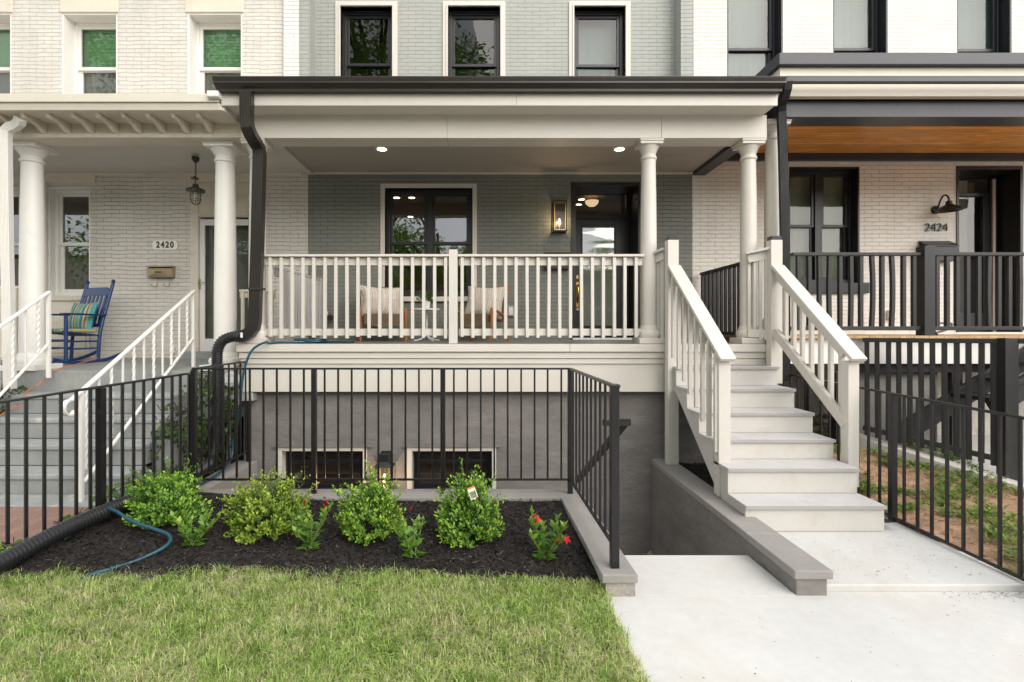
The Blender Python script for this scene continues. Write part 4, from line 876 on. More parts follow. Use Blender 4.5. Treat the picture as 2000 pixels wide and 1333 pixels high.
drop = smooth_path([coil[0], (-2.1, 5.45, ZP + .02), (-2.3, 5.39, ZP + .012), P(520, 668, 5.33), P(497, 680, 5.32), P(484, 700, 5.32), P(474, 740, 5.34), P(468, 800, 5.36), P(456, 860, 5.36), (-2.66, 5.3, .22), (-2.62, 5.0, .16), (-2.62, 4.7, .15), (-2.66, 4.45, .17), (-2.66, 4.1, .22), P(212, 985, 3.83), P(232, 1002, 3.70), P(262, 1020, 3.62), P(305, 1035, 3.57), P(328, 1044, 3.53), P(333, 1056, 3.48), P(320, 1070, 3.42), P(290, 1086, 3.35), P(255, 1100, 3.29), P(222, 1110, 3.22), (-2.45, 3.15, .04), (-2.56, 3.09, .0), (-2.7, 3.05, -.03)], 8)
b.tube(drop, r + .001, 8); b.build('hose', m_hose, gh_)
hb = thing('hose_bib', 'brass hose tap with a black round wheel on the grey porch wall', 'tap', P(645, 615, 7.24))
b = MB(); c = P(643, 610, 7.27); b.tube([c, c + Vector((0, -.07, 0)), c + Vector((0, -.09, -.05))], .014, 8); b.build('spout', m_brass, hb)
b = MB(); c = P(646, 621, 7.2); b.tube([c, c + Vector((0, -.05, 0))], .04, 14); b.build('wheel', m_bpaint, hb)
MB().tube(smooth_path([P(190, 700, 6.4), P(150, 712, 5.9), P(110, 722, 5.62), P(90, 735, 5.6), P(75, 752, 5.35), P(52, 765, 5.34), P(50, 790, 5.06), P(25, 797, 4.9), P(0, 812, 4.7)], 6), .006, 6).build('extension_cord', m_orange)
tag(bpy.data.objects['extension_cord'], 'thin orange cord trailing down the left grey steps', 'cord')
MB().tube(smooth_path([P(1830, 655, 5.7), P(1822, 640, 5.9), P(1835, 632, 6.2), P(1858, 633, 6.3), P(1852, 643, 6.0), P(1830, 650, 5.8), P(1815, 652, 5.7)], 8), .012, 8).build('black_cable', m_plastic)
tag(bpy.data.objects['black_cable'], 'loop of black cable lying on the right house porch floor', 'cable')

# ------------------------------------------------------------------ lamps, numbers, mailboxes
def box_lantern(label, px0, px1, py0, py1, d, dep, cat='wall lamp'):
    x0, x1, z0, z1 = X(px0, d), X(px1, d), Z(py1, d), Z(py0, d); t = thing('wall_lantern', label, cat, ((x0 + x1) / 2, d, z0))
    f = .016; b = MB()
    for x in (x0, x1 - f):
        for y in (d - dep, d - f): b.box(x, x + f, y, y + f, z0 + .02, z1 - .02)
    b.box(x0 - .004, x1 + .004, d - dep - .004, d, z1 - .02, z1); b.box(x0 - .004, x1 + .004, d - dep - .004, d, z0, z0 + .02); b.box(x0 + f, x1 - f, d - .012, d - .004, z0 + .02, z1 - .02)
    b.build('frame', m_bronze, t, .002)
    b = MB(); q = .006; xa, xb, za, zb_ = x0 + f, x1 - f, z0 + .02, z1 - .02
    for a, e, c2, g_ in ((xa, xa + q, za, zb_), (xb - q, xb, za, zb_), (xa, xb, zb_ - q, zb_), (xa, xb, za, za + q)): b.box(a, e, d - dep + .001, d - dep + .006, c2, g_)
    b.build('inner_rim', m_gold, t)
    box('pane', m_clear, t, xa, xb, d - dep + .008, d - dep + .011, za, zb_)
    cx, cy = (x0 + x1) / 2, d - dep / 2
    MB().lathe(cx, cy, [(.008, z0 + .02), (.011, z0 + .06), (.012, z0 + .10)], 10).build('candle', m_brass, t)
    MB().lathe(cx, cy, [(.007, z0 + .10), (.017, z0 + .125), (.016, z0 + .15), (.004, z0 + .19)], 10).build('bulb', m_bulb, t)
    l = bpy.data.lights.new('lamp', 'POINT'); l.energy = 2.2; l.color = (1, .7, .38); l.shadow_soft_size = .03
    o = bpy.data.objects.new('lamp', l); COL.objects.link(o); o.location = (cx, cy - dep * .2, z0 + .15); put(o, t); return t
box_lantern('tall bronze wall lantern with a lit bulb beside the black front door', 1078, 1104, 397, 456, DW, .15)
bl = thing('wall_lantern', 'small lit lantern with a pitched roof on the basement wall behind the shrubs', 'wall lamp', P(751, 930, FD))
d = FD - .10; x0, x1, z0, z1 = X(736, d), X(766, d), Z(950, d), Z(910, d)
b = MB()
for x in (x0, x1 - .012):
    for y in (d - .07, d + .06): b.box(x, x + .012, y, y + .012, z0, z1)
b.box(x0 - .004, x1 + .004, d - .076, d + .078, z0 - .012, z0); b.box((x0 + x1) / 2 - .05, (x0 + x1) / 2 + .05, FD - .02, FD - .002, z0, Z(885, d)); b.build('frame', m_bpaint, bl, .002)
b = MB(); cx, cy = (x0 + x1) / 2, d
b.add([(x0 - .02, d - .09, z1), (x1 + .02, d - .09, z1), (x1 + .02, d + .085, z1), (x0 - .02, d + .085, z1), (cx - .045, d - .045, z1 + .055), (cx + .045, d - .045, z1 + .055), (cx + .045, d + .045, z1 + .055), (cx - .045, d + .045, z1 + .055)], [(0, 3, 2, 1), (4, 5, 6, 7), (0, 1, 5, 4), (1, 2, 6, 5), (2, 3, 7, 6), (3, 0, 4, 7)])
b.box(cx - .05, cx + .05, d - .05, d + .05, z1 + .055, z1 + .13); b.build('hood', m_bpaint, bl, .002)
MB().lathe(cx, cy, [(.01, z0), (.016, z0 + .06), (.016, z0 + .10), (.006, z0 + .13)], 12).build('bulb', m_bulb, bl)
box('pane', m_clear, bl, x0 + .012, x1 - .012, d - .066, d - .063, z0, z1)
l = bpy.data.lights.new('lamp', 'POINT'); l.energy = 2; l.color = (1, .72, .4); l.shadow_soft_size = .03; o = bpy.data.objects.new('lamp', l); COL.objects.link(o); o.location = (cx, cy - .09, z0 + .08); put(o, bl)
dls = [('downlight', (-1.30, 6.33, 3.81), 'round lit recessed light in the porch ceiling, left of the long beam middle', 1), ('downlight', (1.655, 6.33, 3.81), 'round lit recessed light in the porch ceiling near the entrance columns', 1),
       ('downlight', (-1.60, 9.07, 3.92), 'lit ceiling spot seen high in the left sash of the porch window', 0), ('downlight', (-1.33, 9.07, 3.92), 'lit ceiling spot next to the window centre bar, seen through the porch window', 0), ('downlight', (-1.58, 10.6, 3.92), 'lit ceiling spot farther inside the room, seen below two others', 0), ('downlight', (1.72, 9.2, 3.92), 'small lit ceiling spot seen through the transom over the black door', 0)]
for nm, (x, y, z), lab, strong in dls:
    t = thing(nm, lab, 'ceiling light', (x, y, z), 'recessed ceiling lights')
    b = MB(); b.lathe(x, y, [(.055, z - .004), (.078, z - .007), (.08, z - .001)], 24, False); b.build('ring', m_wht, t)
    MB().lathe(x, y, [(.056, z - .0045), (.056, z - .001)], 24).build('lens', m_down, t)
    l = bpy.data.lights.new('lamp', 'SPOT'); l.energy = 16 if strong else 12; l.color = (1, .8, .55); l.spot_size = R(130); l.spot_blend = .8; l.shadow_soft_size = .05
    o = bpy.data.objects.new('lamp', l); COL.objects.link(o); o.location = (x, y, z - .03); put(o, t)
t = thing('pendant_lamp', 'lit bowl-shaped lamp seen through the transom over the black door', 'ceiling light', (1.86, 9.0, 3.85)); c = P(1156, 393, 9.0)
MB().lathe(c.x, c.y, [(.01, c.z - .10), (.06, c.z - .09), (.11, c.z - .045), (.118, c.z)], 24, False).build('bowl', m_pend, t); MB().tube([(c.x, c.y, c.z), (c.x, c.y, 3.92)], .012, 8).build('stem', m_brass, t)
# cage pendant of the left porch
t = thing('porch_pendant', 'dark cage lantern hanging on a chain from the left porch ceiling', 'hanging lamp', P(382, 310, 6.6)); pd = 6.5; cx = X(382, pd)
Zp = lambda y: Z(y, pd)
b = MB(); b.lathe(cx, pd, [(.045, Zp(310) + .02), (.045, Zp(313)), (.012, Zp(319))], 16); b.build('canopy', m_bronze, t)
b = MB(); n = 8
for i in range(n):
    zc = Zp(319) - (Zp(319) - Zp(345)) * (i + .5) / n; h = (Zp(319) - Zp(345)) / n * .62
    ax = ((1, 0, 0), (0, 0, 1)) if i % 2 else ((0, 1, 0), (0, 0, 1)); b.tube([Vector((cx, pd, zc)) + (q - Vector((cx, pd, zc))) * 1 for q in [Vector((cx, pd, zc)) + Vector(ax[0]) * .009 * math.cos(a) + Vector((0, 0, 1)) * h * math.sin(a) for a in np.linspace(0, 6.28, 11)]], .003, 5)
b.build('chain', m_bronze, t)
b = MB(); b.lathe(cx, pd, [(.006, Zp(345)), (.006, Zp(360)), (.035, Zp(361)), (.038, Zp(366)), (.11, Zp(371)), (.112, Zp(374)), (.05, Zp(374))], 24); b.lathe(cx - .01, pd, [(.002, Zp(344)), (.05, Zp(349)), (.048, Zp(350))], 16); b.build('shade', m_bronze, t)
b = MB()
for k in range(6):
    a = k * math.pi / 3; u = Vector((math.cos(a), math.sin(a), 0)); b.tube([Vector((cx, pd, Zp(374))) + u * .062, Vector((cx, pd, Zp(388))) + u * .066, Vector((cx, pd, Zp(396))) + u * .055, Vector((cx, pd, Zp(401))) + u * .01], .0035, 6)
for py, r_ in ((381, .065), (390, .066)): b.tube(arc((cx, pd, Zp(py)), r_, 0, 6.283, 20, ((1, 0, 0), (0, 1, 0))), .0035, 6)
b.build('cage', m_bronze, t)
MB().lathe(cx, pd, [(.045, Zp(375)), (.05, Zp(385)), (.045, Zp(394)), (.015, Zp(399))], 16).build('glass_jar', glassmat('jar_glass', 1.5, (.93, .92, .88)), t); MB().lathe(cx, pd, [(.012, Zp(376)), (.022, Zp(384)), (.018, Zp(390)), (.004, Zp(393))], 12).build('bulb', m_wht, t)
# gooseneck lamp of the right house
t = thing('barn_lamp', 'black gooseneck barn lamp over the house number on the white wall', 'wall lamp', P(1826, 410, DW)); c = P(1826, 411, DW)
MB().tube([c, c + Vector((0, -.02, 0)), c + Vector((0, -.03, 0))], .058, 20, [1, 1, .5]).build('wall_plate', m_black, t)
q = c + Vector((0, -.20, .03))
MB().tube(smooth_path([c, c + Vector((0, -.04, .0)), c + Vector((0, -.075, .09)), c + Vector((0, -.125, .165)), c + Vector((0, -.18, .165)), c + Vector((0, -.215, .12)), c + Vector((0, -.22, .07))], 6), .011, 8).build('gooseneck', m_black, t)
MB().lathe(q.x, q.y - .02, [(.02, q.z + .05), (.035, q.z + .04), (.04, q.z), (.06, q.z - .015), (.11, q.z - .04), (.15, q.z - .09), (.148, q.z - .088), (.10, q.z - .045), (.03, q.z - .02)], 28, False).build('shade', m_black, t)
def text(name, s, size, p, m, ext=.006, off=0, sx=1, sp=1):
    c = bpy.data.curves.new(name, 'FONT'); c.body = s; c.size = size; c.extrude = ext; c.offset = off; c.space_character = sp; c.align_x = 'CENTER'; c.align_y = 'CENTER'; c.bevel_depth = .0008
    o = bpy.data.objects.new(name, c); COL.objects.link(o); o.location = p; o.rotation_euler = (R(90), 0, 0); o.scale = (sx, 1, 1)
    me = bpy.data.meshes.new_from_object(o.evaluated_get(bpy.context.evaluated_depsgraph_get())); bpy.data.objects.remove(o); me.name = name
    o = bpy.data.objects.new(name, me); COL.objects.link(o); o.location = p; o.rotation_euler = (R(90), 0, 0); o.scale = (sx, 1, 1)
    me.materials.clear(); me.materials.append(m); return o
o = text('house_number', '2424', .165, P(1829, 445, DW - .022), m_black, .01, -.0035, 1.0, 1.02); tag(o, 'black numerals 2424 mounted on the white brick wall', 'house number')
t = thing('number_plaque', 'white plaque with chamfered ends reading 2420 on the cream brick wall', 'plaque', P(322, 479, DW))
x0, x1, z0, z1 = X(298.5, DW), X(348, DW), Z(488.5, DW), Z(470, DW); k = .028; zm = (z0 + z1) / 2
poly = [(x0 + k, z0), (x1 - k, z0), (x1 - .006, zm - .045), (x1, zm), (x1 - .006, zm + .045), (x1 - k, z1), (x0 + k, z1), (x0 + .006, zm + .045), (x0, zm), (x0 + .006, zm - .045)]
MB().prism(poly, 'y', DW - .014, DW - .002).build('plate', mat('plaque_enamel', (.85, .83, .78), .4, .02), t, .004)
tx = text('numerals', '2420', .122, P(322, 479.5, DW - .017), mat('numeral_brown', (.06, .045, .035), .5, 0), .002, .0035, .82, 1.32); tx.location = (tx.location.x, DW - .017, zm); put(tx, t)
t = thing('mailbox', 'brass wall mailbox with two newspaper hooks beside the left house door', 'mailbox', P(321, 531, DW)); x0, x1, z0, z1 = X(295, DW), X(343, DW), Z(543, DW), Z(522, DW)
b = MB(); b.prism([(DW - .002, z0), (DW - .09, z0), (DW - .10, z1 - .03), (DW - .002, z1)], 'x', x0, x1); b.build('box', m_brass, t, .004)
b = MB(); b.box(x0 - .006, x1 + .006, DW - .112, DW - .002, z1 - .012, z1 + .006); b.build('lid', m_brass, t, .003)
b = MB(); xm, zm_ = (x0 + x1) / 2, (z0 + z1) / 2 - .01; b.add([(x0 + .01, DW - .092, z0 + .008), (x1 - .01, DW - .092, z0 + .008), (x1 - .01, DW - .10, z1 - .03), (x0 + .01, DW - .10, z1 - .03), (xm - .05, DW - .108, zm_ - .012), (xm + .05, DW - .108, zm_ - .012), (xm + .05, DW - .112, zm_ + .016), (xm - .05, DW - .112, zm_ + .016)], [(0, 1, 5, 4), (1, 2, 6, 5), (2, 3, 7, 6), (3, 0, 4, 7), (4, 5, 6, 7)]); b.build('front_panel', m_brass, t)
box('label_slot', m_bronze, t, xm - .045, xm + .045, DW - .118, DW - .111, zm_ - .006, zm_ + .01)
for px in (309, 333):
    b = MB(); xx = X(px, DW); b.tube(smooth_path([(xx, DW - .03, z0), (xx, DW - .03, z0 - .07), (xx + .005, DW - .05, z0 - .125), (xx - .03, DW - .07, z0 - .13), (xx - .055, DW - .08, z0 - .10)], 5), .006, 7); b.build('hook', m_brass, t)
t = thing('mailbox', 'black sloped-lid mailbox under the numerals on the white wall', 'mailbox', P(1834, 480, DW)); x0, x1 = X(1803, 7.2), X(1862, 7.2); z0, z1 = Z(497, 7.2), Z(471, 7.2)
MB().prism([(DW - .002, z0 - .1), (DW - .13, z0 - .1), (DW - .13, z1 - .07), (DW - .002, z1)], 'x', x0, x1).build('box', m_black, t, .004)
MB().prism([(DW - .15, z1 - .085), (DW - .15, z1 - .07), (DW - .002, z1 + .012), (DW - .002, z1 + .001)], 'x', x0 - .012, x1 + .012).build('lid', m_black, t, .003)
t = thing('mailbox', 'brown metal mailbox on the grey wall beside the black door, behind the railing', 'mailbox', P(1088, 510, DW)); x0, x1, z0, z1 = X(1064, 7.2), X(1112, 7.2), Z(526, 7.2), Z(495, 7.2)
m_brn = mat('brown_mailbox_metal', (.06, .035, .025), .45, .12, 8)
b = MB(); b.prism([(DW - .002, z0), (DW - .11, z0), (DW - .12, z1 - .05), (DW - .002, z1)], 'x', x0, x1); b.build('box', m_brn, t, .005); b = MB(); b.box(x0 - .01, x1 + .01, DW - .13, DW - .002, z1 - .01, z1 + .006); b.build('lid', m_brn, t, .003)
def outlet(label, px0, px1, py0, py1, m=m_boxgrey):
    t = thing('outlet_box', label, 'outlet', P((px0 + px1) / 2, py1, DW)); x0, x1, z0, z1 = X(px0, DW), X(px1, DW), Z(py1, DW), Z(py0, DW)
    box('cover', m, t, x0, x1, DW - .045, DW - .002, z0, z1, .006); box('lens', m_wht, t, x0 + .02, x1 - .02, DW - .05, DW - .045, z0 + .02, z1 - .02, .003); return t
outlet('small grey weatherproof outlet on the grey wall left of the black door', 991, 1004, 598, 618)
outlet('pale outlet box low on the white wall behind the black railing', 1731, 1748, 607, 625, m_trim)
outlet('small white outlet low on the cream wall below the brass mailbox', 334, 343, 677, 691, m_wht)

# ------------------------------------------------------------------ furniture
def cushion(w, h, th, n=14, m=m_ticking, name='cushion', parent=None, M4=None):
    b = MB(); vs = []; fs = []
    def zz(u, v):
        e = (1 - abs(2 * u - 1) ** 2.6) * (1 - abs(2 * v - 1) ** 2.6); return th / 2 * max(0, e) ** .5
    def pt(u, v, s):
        pin = 1 - .12 * (math.sin(math.pi * v)) ; pin2 = 1 - .12 * math.sin(math.pi * u)
        return Vector(((u - .5) * w * (pin if True else 1), s * zz(u, v), (v - .5) * h * pin2))
    for s in (-1, 1):
        o = len(vs)
        for j in range(n + 1):
            for i in range(n + 1): vs.append((M4 or Matrix()) @ pt(i / n, j / n, s))
        for j in range(n):
            for i in range(n):
                f = (o + j * (n + 1) + i, o + j * (n + 1) + i + 1, o + (j + 1) * (n + 1) + i + 1, o + (j + 1) * (n + 1) + i); fs.append(f if s < 0 else f[::-1])
    b.add(vs, fs); return b.build(name, m, parent, smooth=True)
def lounge():
    t = thing('lounge_chair', '', 'armchair'); wd_ = .56
    for sx_ in (-1, 1):
        x = sx_ * wd_ / 2
        MB().tube([(x, -.27, 0), (x, -.235, .40)], .02, 10, [.75, 1.15]).build('leg', m_teak, t)
        MB().tube([(x, .30, 0), (x * 1, .22, .36)], .02, 10, [.75, 1.1]).build('leg', m_teak, t)
        MB().tube(smooth_path([(x, -.25, .405), (x, -.1, .39), (x, .1, .345), (x, .27, .30)], 4), .019, 10).build('armrest', m_teak, t)
        MB().tube([(x * .86, -.24, .33), (x * .86, .2, .27), (x * .86, .42, .74)], .016, 8).build('side_frame', m_teak, t)
    b = MB(); b.add([(-.24, -.26, .35), (.24, -.26, .35), (.24, .2, .28), (-.24, .2, .28), (-.24, -.26, .325), (.24, -.26, .325), (.24, .2, .255), (-.24, .2, .255)], [(0, 1, 2, 3), (4, 7, 6, 5), (0, 4, 5, 1), (1, 5, 6, 2), (2, 6, 7, 3), (3, 7, 4, 0)]); b.build('seat', m_weave, t, .008)
    b = MB(); b.add([(-.24, -.275, .35), (.24, -.275, .35), (.24, -.262, .23), (0, -.262, .17), (-.24, -.262, .23), (-.24, -.255, .35), (.24, -.255, .35), (.24, -.25, .23), (0, -.25, .17), (-.24, -.25, .23)], [(0, 1, 2, 3, 4), (9, 8, 7, 6, 5), (0, 5, 6, 1), (1, 6, 7, 2), (2, 7, 8, 3), (3, 8, 9, 4), (4, 9, 5, 0)]); b.build('front_weave', m_weave, t)
    b = MB(); b.add([(-.24, .2, .28), (.24, .2, .28), (.25, .42, .74), (-.25, .42, .74), (-.24, .225, .28), (.24, .225, .28), (.25, .445, .74), (-.25, .445, .74)], [(0, 1, 2, 3), (4, 7, 6, 5), (0, 4, 5, 1), (1, 5, 6, 2), (2, 6, 7, 3), (3, 7, 4, 0)]); b.build('backrest', m_weave, t, .008)
    return t
def cushion_on(label, x, y, z, rot):
    o = cushion(.58, .47, .19, name='cushion'); o.location = (x, y, z); o.rotation_euler = (R(-22), R(2), rot); tag(o, label, 'cushion', 'striped chair cushions'); return o
lc = lounge(); lc['label'] = 'wooden lounge chair with woven seat left of the small white table'; lc['group'] = 'porch lounge chairs'
lc2 = copy_tree(lc); lc2['label'] = 'wooden lounge chair with woven seat right of the small white table'
for o, x, y, r_ in ((lc, -1.36, 6.62, 16), (lc2, -.09, 6.62, -24)):
    o.location = (x, y, ZP); o.rotation_euler = (0, 0, R(r_))
for x, y, r_, lab in ((-1.36, 6.62, 16, 'beige striped cushion leaning in the left lounge chair'), (-.09, 6.62, -24, 'beige striped cushion leaning in the right lounge chair')):
    v = Matrix.Rotation(R(r_), 3, 'Z') @ Vector((0, .16, 0)); cushion_on(lab, x + v.x, y + v.y, ZP + .52, R(r_))
t = thing('side_table', 'small round white table between the two lounge chairs', 'table', (-.785, 6.7, ZP)); cx, cy = -.785, 6.7
MB().lathe(cx, cy, [(.165, ZP + .405), (.175, ZP + .408), (.175, ZP + .425), (.17, ZP + .428)], 30).build('table_top', m_wht, t)
b = MB(); b.tube([(cx, cy, ZP + .405), (cx, cy, ZP + .09)], .013, 10); b.build('stem', m_wht, t)
for k in range(4):
    a = k * math.pi / 2 + .6; u = Vector((math.cos(a), math.sin(a), 0)); MB().tube(smooth_path([Vector((cx, cy, ZP + .12)), Vector((cx, cy, ZP + .06)) + u * .03, Vector((cx, cy, ZP + .02)) + u * .12, Vector((cx, cy, ZP + .01)) + u * .19], 5), .009, 8).build('foot', m_wht, t)
t = thing('potted_plant', 'small green plant in a white pot on the round porch table', 'plant', (cx, cy, ZP + .428))
MB().lathe(cx, cy, [(.035, ZP + .429), (.05, ZP + .52), (.045, ZP + .522)], 18).build('pot', m_wht, t)
rg = np.random.default_rng(3); n = 170
dv = rg.normal(size=(n, 3)); dv[:, 2] = np.abs(dv[:, 2]) + .3; dv /= np.linalg.norm(dv, axis=1, keepdims=True)
pos = np.array([cx, cy, ZP + .52]) + dv * rg.uniform(.03, .13, (n, 1))
cc = np.array([.06, .14, .03]) * rg.uniform(.6, 1.6, (n, 1)); leaves('foliage', pos, dv + rg.normal(0, .5, (n, 3)), rg.normal(size=(n, 3)), .045, .022, cc, m_leaf, t)
# the blue rocker
t = thing('rocking_chair', 'royal blue slat-back rocking chair on the left porch', 'rocking chair')
for s in (-1, 1):
    x = s * .27
    MB().sweep(smooth_path([(x, -.42, .075), (x, -.25, .03), (x, 0, .008), (x, .25, .03), (x, .48, .10), (x, .55, .14)], 5), [(-.016, -.022), (.016, -.022), (.016, .022), (-.016, .022)]).build('rocker', m_blue, t, .004)
    MB().tube([(x, -.26, .04), (x, -.26, .66)], .024, 12, [1, .95]).build('leg', m_blue, t)
    MB().tube(smooth_path([(x * .95, .17, .02), (x * .95, .20, .42), (x * .93, .30, .8), (x * .92, .39, 1.12)], 4), .023, 12).build('back_post', m_blue, t)
    MB().lathe(x * .92, .395, [(.012, 1.12), (.026, 1.14), (.026, 1.165), (.008, 1.185)], 12).build('finial', m_blue, t)
    b = MB(); b.box(x - .045, x + .045, -.32, .26, .655, .68); b.build('armrest', m_blue, t, .01)
    for zz in (.20, .30): MB().tube([(x, -.26, zz), (x * .95, .19, zz)], .012, 8).build('stretcher', m_blue, t)
for zz in (.22, .32): MB().tube([(-.27, -.26, zz), (.27, -.26, zz)], .012, 8).build('stretcher', m_blue, t)
b = MB()
for i in range(8): b.box(-.28, .28, -.29 + .06 * i, -.238 + .06 * i, .425 - .008 * i, .445 - .008 * i)
b.build('seat', m_blue, t, .005)
MB().bar((-.25, .225, .52), (.25, .225, .52), .03, .05).build('back_rail', m_blue, t, .004)
b = MB(); pl = [(-.25, 0), (.25, 0), (.25, .07), (.17, .12), (-.17, .12), (-.25, .07)]
b.prism(pl, 'y', -.014, .014); b.v = [(x_, .335 + y_ + z_ * .28, .95 + z_) for x_, y_, z_ in b.v]; b.build('crest_rail', m_blue, t, .004)
for i in range(6):
    x = -.19 + .076 * i; MB().sweep(smooth_path([(x, .225, .54), (x, .275, .74), (x, .34, .96)], 4), [(-.019, -.008), (.019, -.008), (.019, .008), (-.019, .008)], up=(0, 1, 0)).build('slat', m_blue, t, .003)
rx, ry, rr = X(140, 6.55), 6.55, R(-16)
fz = LP(6.5); t.location = (rx, ry, fz); t.rotation_euler = (R(0), 0, rr); t.scale = (.93, .93, .93)
o = cushion(.44, .42, .15, m=m_aqua); v = Matrix.Rotation(rr, 3, 'Z') @ Vector((.0, .13, 0)); o.location = (rx + v.x, ry + v.y, fz + .59); o.rotation_euler = (R(-14), 0, rr); tag(o, 'aqua striped cushion upright in the blue rocking chair', 'cushion')
b = MB(); b.box(-.22, .22, -.22, .22, 0, .05); o = b.build('seat_pad', m_aqua, None, .02); o.location = (rx, ry, fz + .39); o.rotation_euler = (0, 0, rr); v = Matrix.Rotation(rr, 3, 'Z') @ Vector((0, -.06, 0)); o.location += v; tag(o, 'aqua striped pad on the seat of the blue rocking chair', 'cushion')

# ------------------------------------------------------------------ planting
rg = np.random.default_rng(11)
def boxwood(label, px0, px1, pyt, pyb, d, seed, hue=1.0, lush=1.0):
    rg = np.random.default_rng(seed)
    rx = (px1 - px0) / 2 * d / F; h = (pyb - pyt) * d / F * .87; cx = X((px0 + px1) / 2, d); gz = bed_z(cx, d)
    t = thing('boxwood_shrub', label, 'shrub', (cx, d, gz), 'boxwood shrubs in the mulch')
    nt = int(420 * lush); P_, D_, N_, C_, L_ = [], [], [], [], []; stems = MB()
    for k in range(nt):
        a = rg.uniform(0, 2 * math.pi); e = math.asin(rg.uniform(-.08, 1)); reach = rg.uniform(.66, 1.04)
        if rg.random() < .16 and e > .45: reach *= rg.uniform(1.1, 1.34)
        u = np.array([math.cos(a) * math.cos(e), math.sin(a) * math.cos(e), math.sin(e)])
        tip = np.array([u[0] * rx * .94, u[1] * rx * .85, .05 + u[2] * h * .86]) * (reach * (1 + .24 * math.sin(a * 3 + seed) * math.cos(e * 3 + seed)))
        base = np.array([u[0] * .04, u[1] * .04, .0])
        midp = base * .4 + tip * .6 + np.array([0, 0, .04]) * u[2]
        if k % 4 == 0: stems.tube([Vector(base) + Vector((cx, d, gz)), Vector(midp) + Vector((cx, d, gz)), Vector(tip) + Vector((cx, d, gz))], .004, 5, [1, .7, .3])
        m_ = int(rg.integers(13, 22)); dirn = tip - midp; dirn /= np.linalg.norm(dirn)
        up_ = np.array([0, 0, 1.]); gro = dirn * .75 + up_ * .55; gro /= np.linalg.norm(gro)
        young = rg.random()
        for j in range(m_):
            f = (j + .5) / m_; p = midp * (1 - f) + tip * f + rg.normal(0, .009, 3)
            rad = rg.normal(size=3); rad -= gro * rad.dot(gro); rad /= np.linalg.norm(rad) + 1e-6
            dd_ = gro * (.55 + .35 * f) + rad * .8
            P_.append(p + np.array([cx, d, gz])); D_.append(dd_); N_.append(gro + rg.normal(0, .35, 3)); L_.append(rg.uniform(.021, .034) * (1 if f < .8 else .85))
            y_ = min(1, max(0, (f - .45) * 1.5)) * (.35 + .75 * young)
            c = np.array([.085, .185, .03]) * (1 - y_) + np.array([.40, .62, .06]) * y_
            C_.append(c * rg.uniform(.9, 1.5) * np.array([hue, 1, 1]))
    stems.build('stems', m_bark, t)
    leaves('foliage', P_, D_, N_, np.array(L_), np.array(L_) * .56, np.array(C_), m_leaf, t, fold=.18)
boxwood('loose dark boxwood shrub at the left end beside the black pipe', 254, 402, 930, 1032, 3.86, 1, .95)
boxwood('yellow-green boxwood shrub second from the left below the basement window', 436, 603, 925, 1050, 3.74, 2, 1.25)
boxwood('rounded boxwood shrub in front of the basement lantern', 650, 788, 927, 1055, 3.70, 3, 1.05)
boxwood('boxwood shrub with a plant tag stuck in its top', 846, 985, 930, 1072, 3.66, 4, 1.0)
def mandevilla(label, px, pyt, pyb, d, seed, flowers=(), wide=.17, col=(.12, .26, .03)):
    rg = np.random.default_rng(seed); cx = X(px, d); h = (pyb - pyt) * d / F; gz = bed_z(cx, d)
    t = thing('flowering_plant', label, 'plant', (cx, d, gz), 'young leafy plants at the mulch edge')
    st = MB(); P_, D_, N_, L_, C_ = [], [], [], [], []
    ns = 9
    for s in range(ns):
        a = rg.uniform(0, 6.28); tall = 1 if s == 0 else rg.uniform(.45, .95); lean = np.array([math.cos(a), math.sin(a) * .7, 0]) * wide * rg.uniform(.5, 1.2)
        p0 = np.array([cx, d, gz]) + rg.normal(0, .012, 3) * np.array([1, 1, 0]); p1 = p0 + lean * .6 + np.array([0, 0, h * tall * .55]); p2 = p0 + lean + np.array([0, 0, h * tall * .93])
        pts = smooth_path([p0, p1, p2], 5); st.tube(pts, .0035, 6)
        nn = max(5, int(10 * tall))
        for j in range(nn):
            f = (j + .6) / nn; q = np.array(pts[min(len(pts) - 1, int(f * (len(pts) - 1)))])
            for s2 in (0, math.pi):
                an = j * 1.57 + s2 + rg.normal(0, .3); rad = np.array([math.cos(an), math.sin(an), 0])
                P_.append(q); D_.append(rad * (.9 - .45 * f) + np.array([0, 0, .25 + .6 * f])); N_.append(np.array([0, 0, 1]) + rg.normal(0, .25, 3)); L_.append(rg.uniform(.06, .10) * (1 - .35 * f))
                y_ = max(0, f - .55) * 1.6 * rg.uniform(.4, 1); C_.append((np.array(col) * (1 - y_) + np.array([.34, .46, .07]) * y_) * rg.uniform(.75, 1.25))
    st.build('stems', m_stem, t); leaves('foliage', P_, D_, N_, np.array(L_), np.array(L_) * .5, np.array(C_), m_leaf, t, fold=.2, droop=.12)
    for fx, fy_, bud in flowers:
        c = P(fx, fy_, d - .03); b = MB(); ax = Vector((rg.uniform(-.3, .6), -.5, rg.uniform(.3, .7))).normalized()
        s1 = ax.orthogonal().normalized(); s2 = ax.cross(s1)
        if bud: b.tube([c - ax * .03, c, c + ax * .02], .007, 8, [.5, 1, .2])
        else:
            b.tube([c - ax * .04, c - ax * .015, c], .012, 10, [.3, .5, 1])
            for k in range(5):
                a = k * 1.2566; r1 = s1 * math.cos(a) + s2 * math.sin(a); r2 = s1 * math.cos(a + .55) + s2 * math.sin(a + .55); r3 = s1 * math.cos(a - .55) + s2 * math.sin(a - .55)
                b.add([c, c + r3 * .017 + ax * .008, c + r1 * .034 + ax * .006, c + r2 * .017 + ax * .008], [(0, 1, 2, 3)])
        b.build('flower', m_petal, t, fix=False, smooth=False)
mandevilla('young glossy plant without flowers in front of the left end shrub', 375, 985, 1065, 3.52, 21)
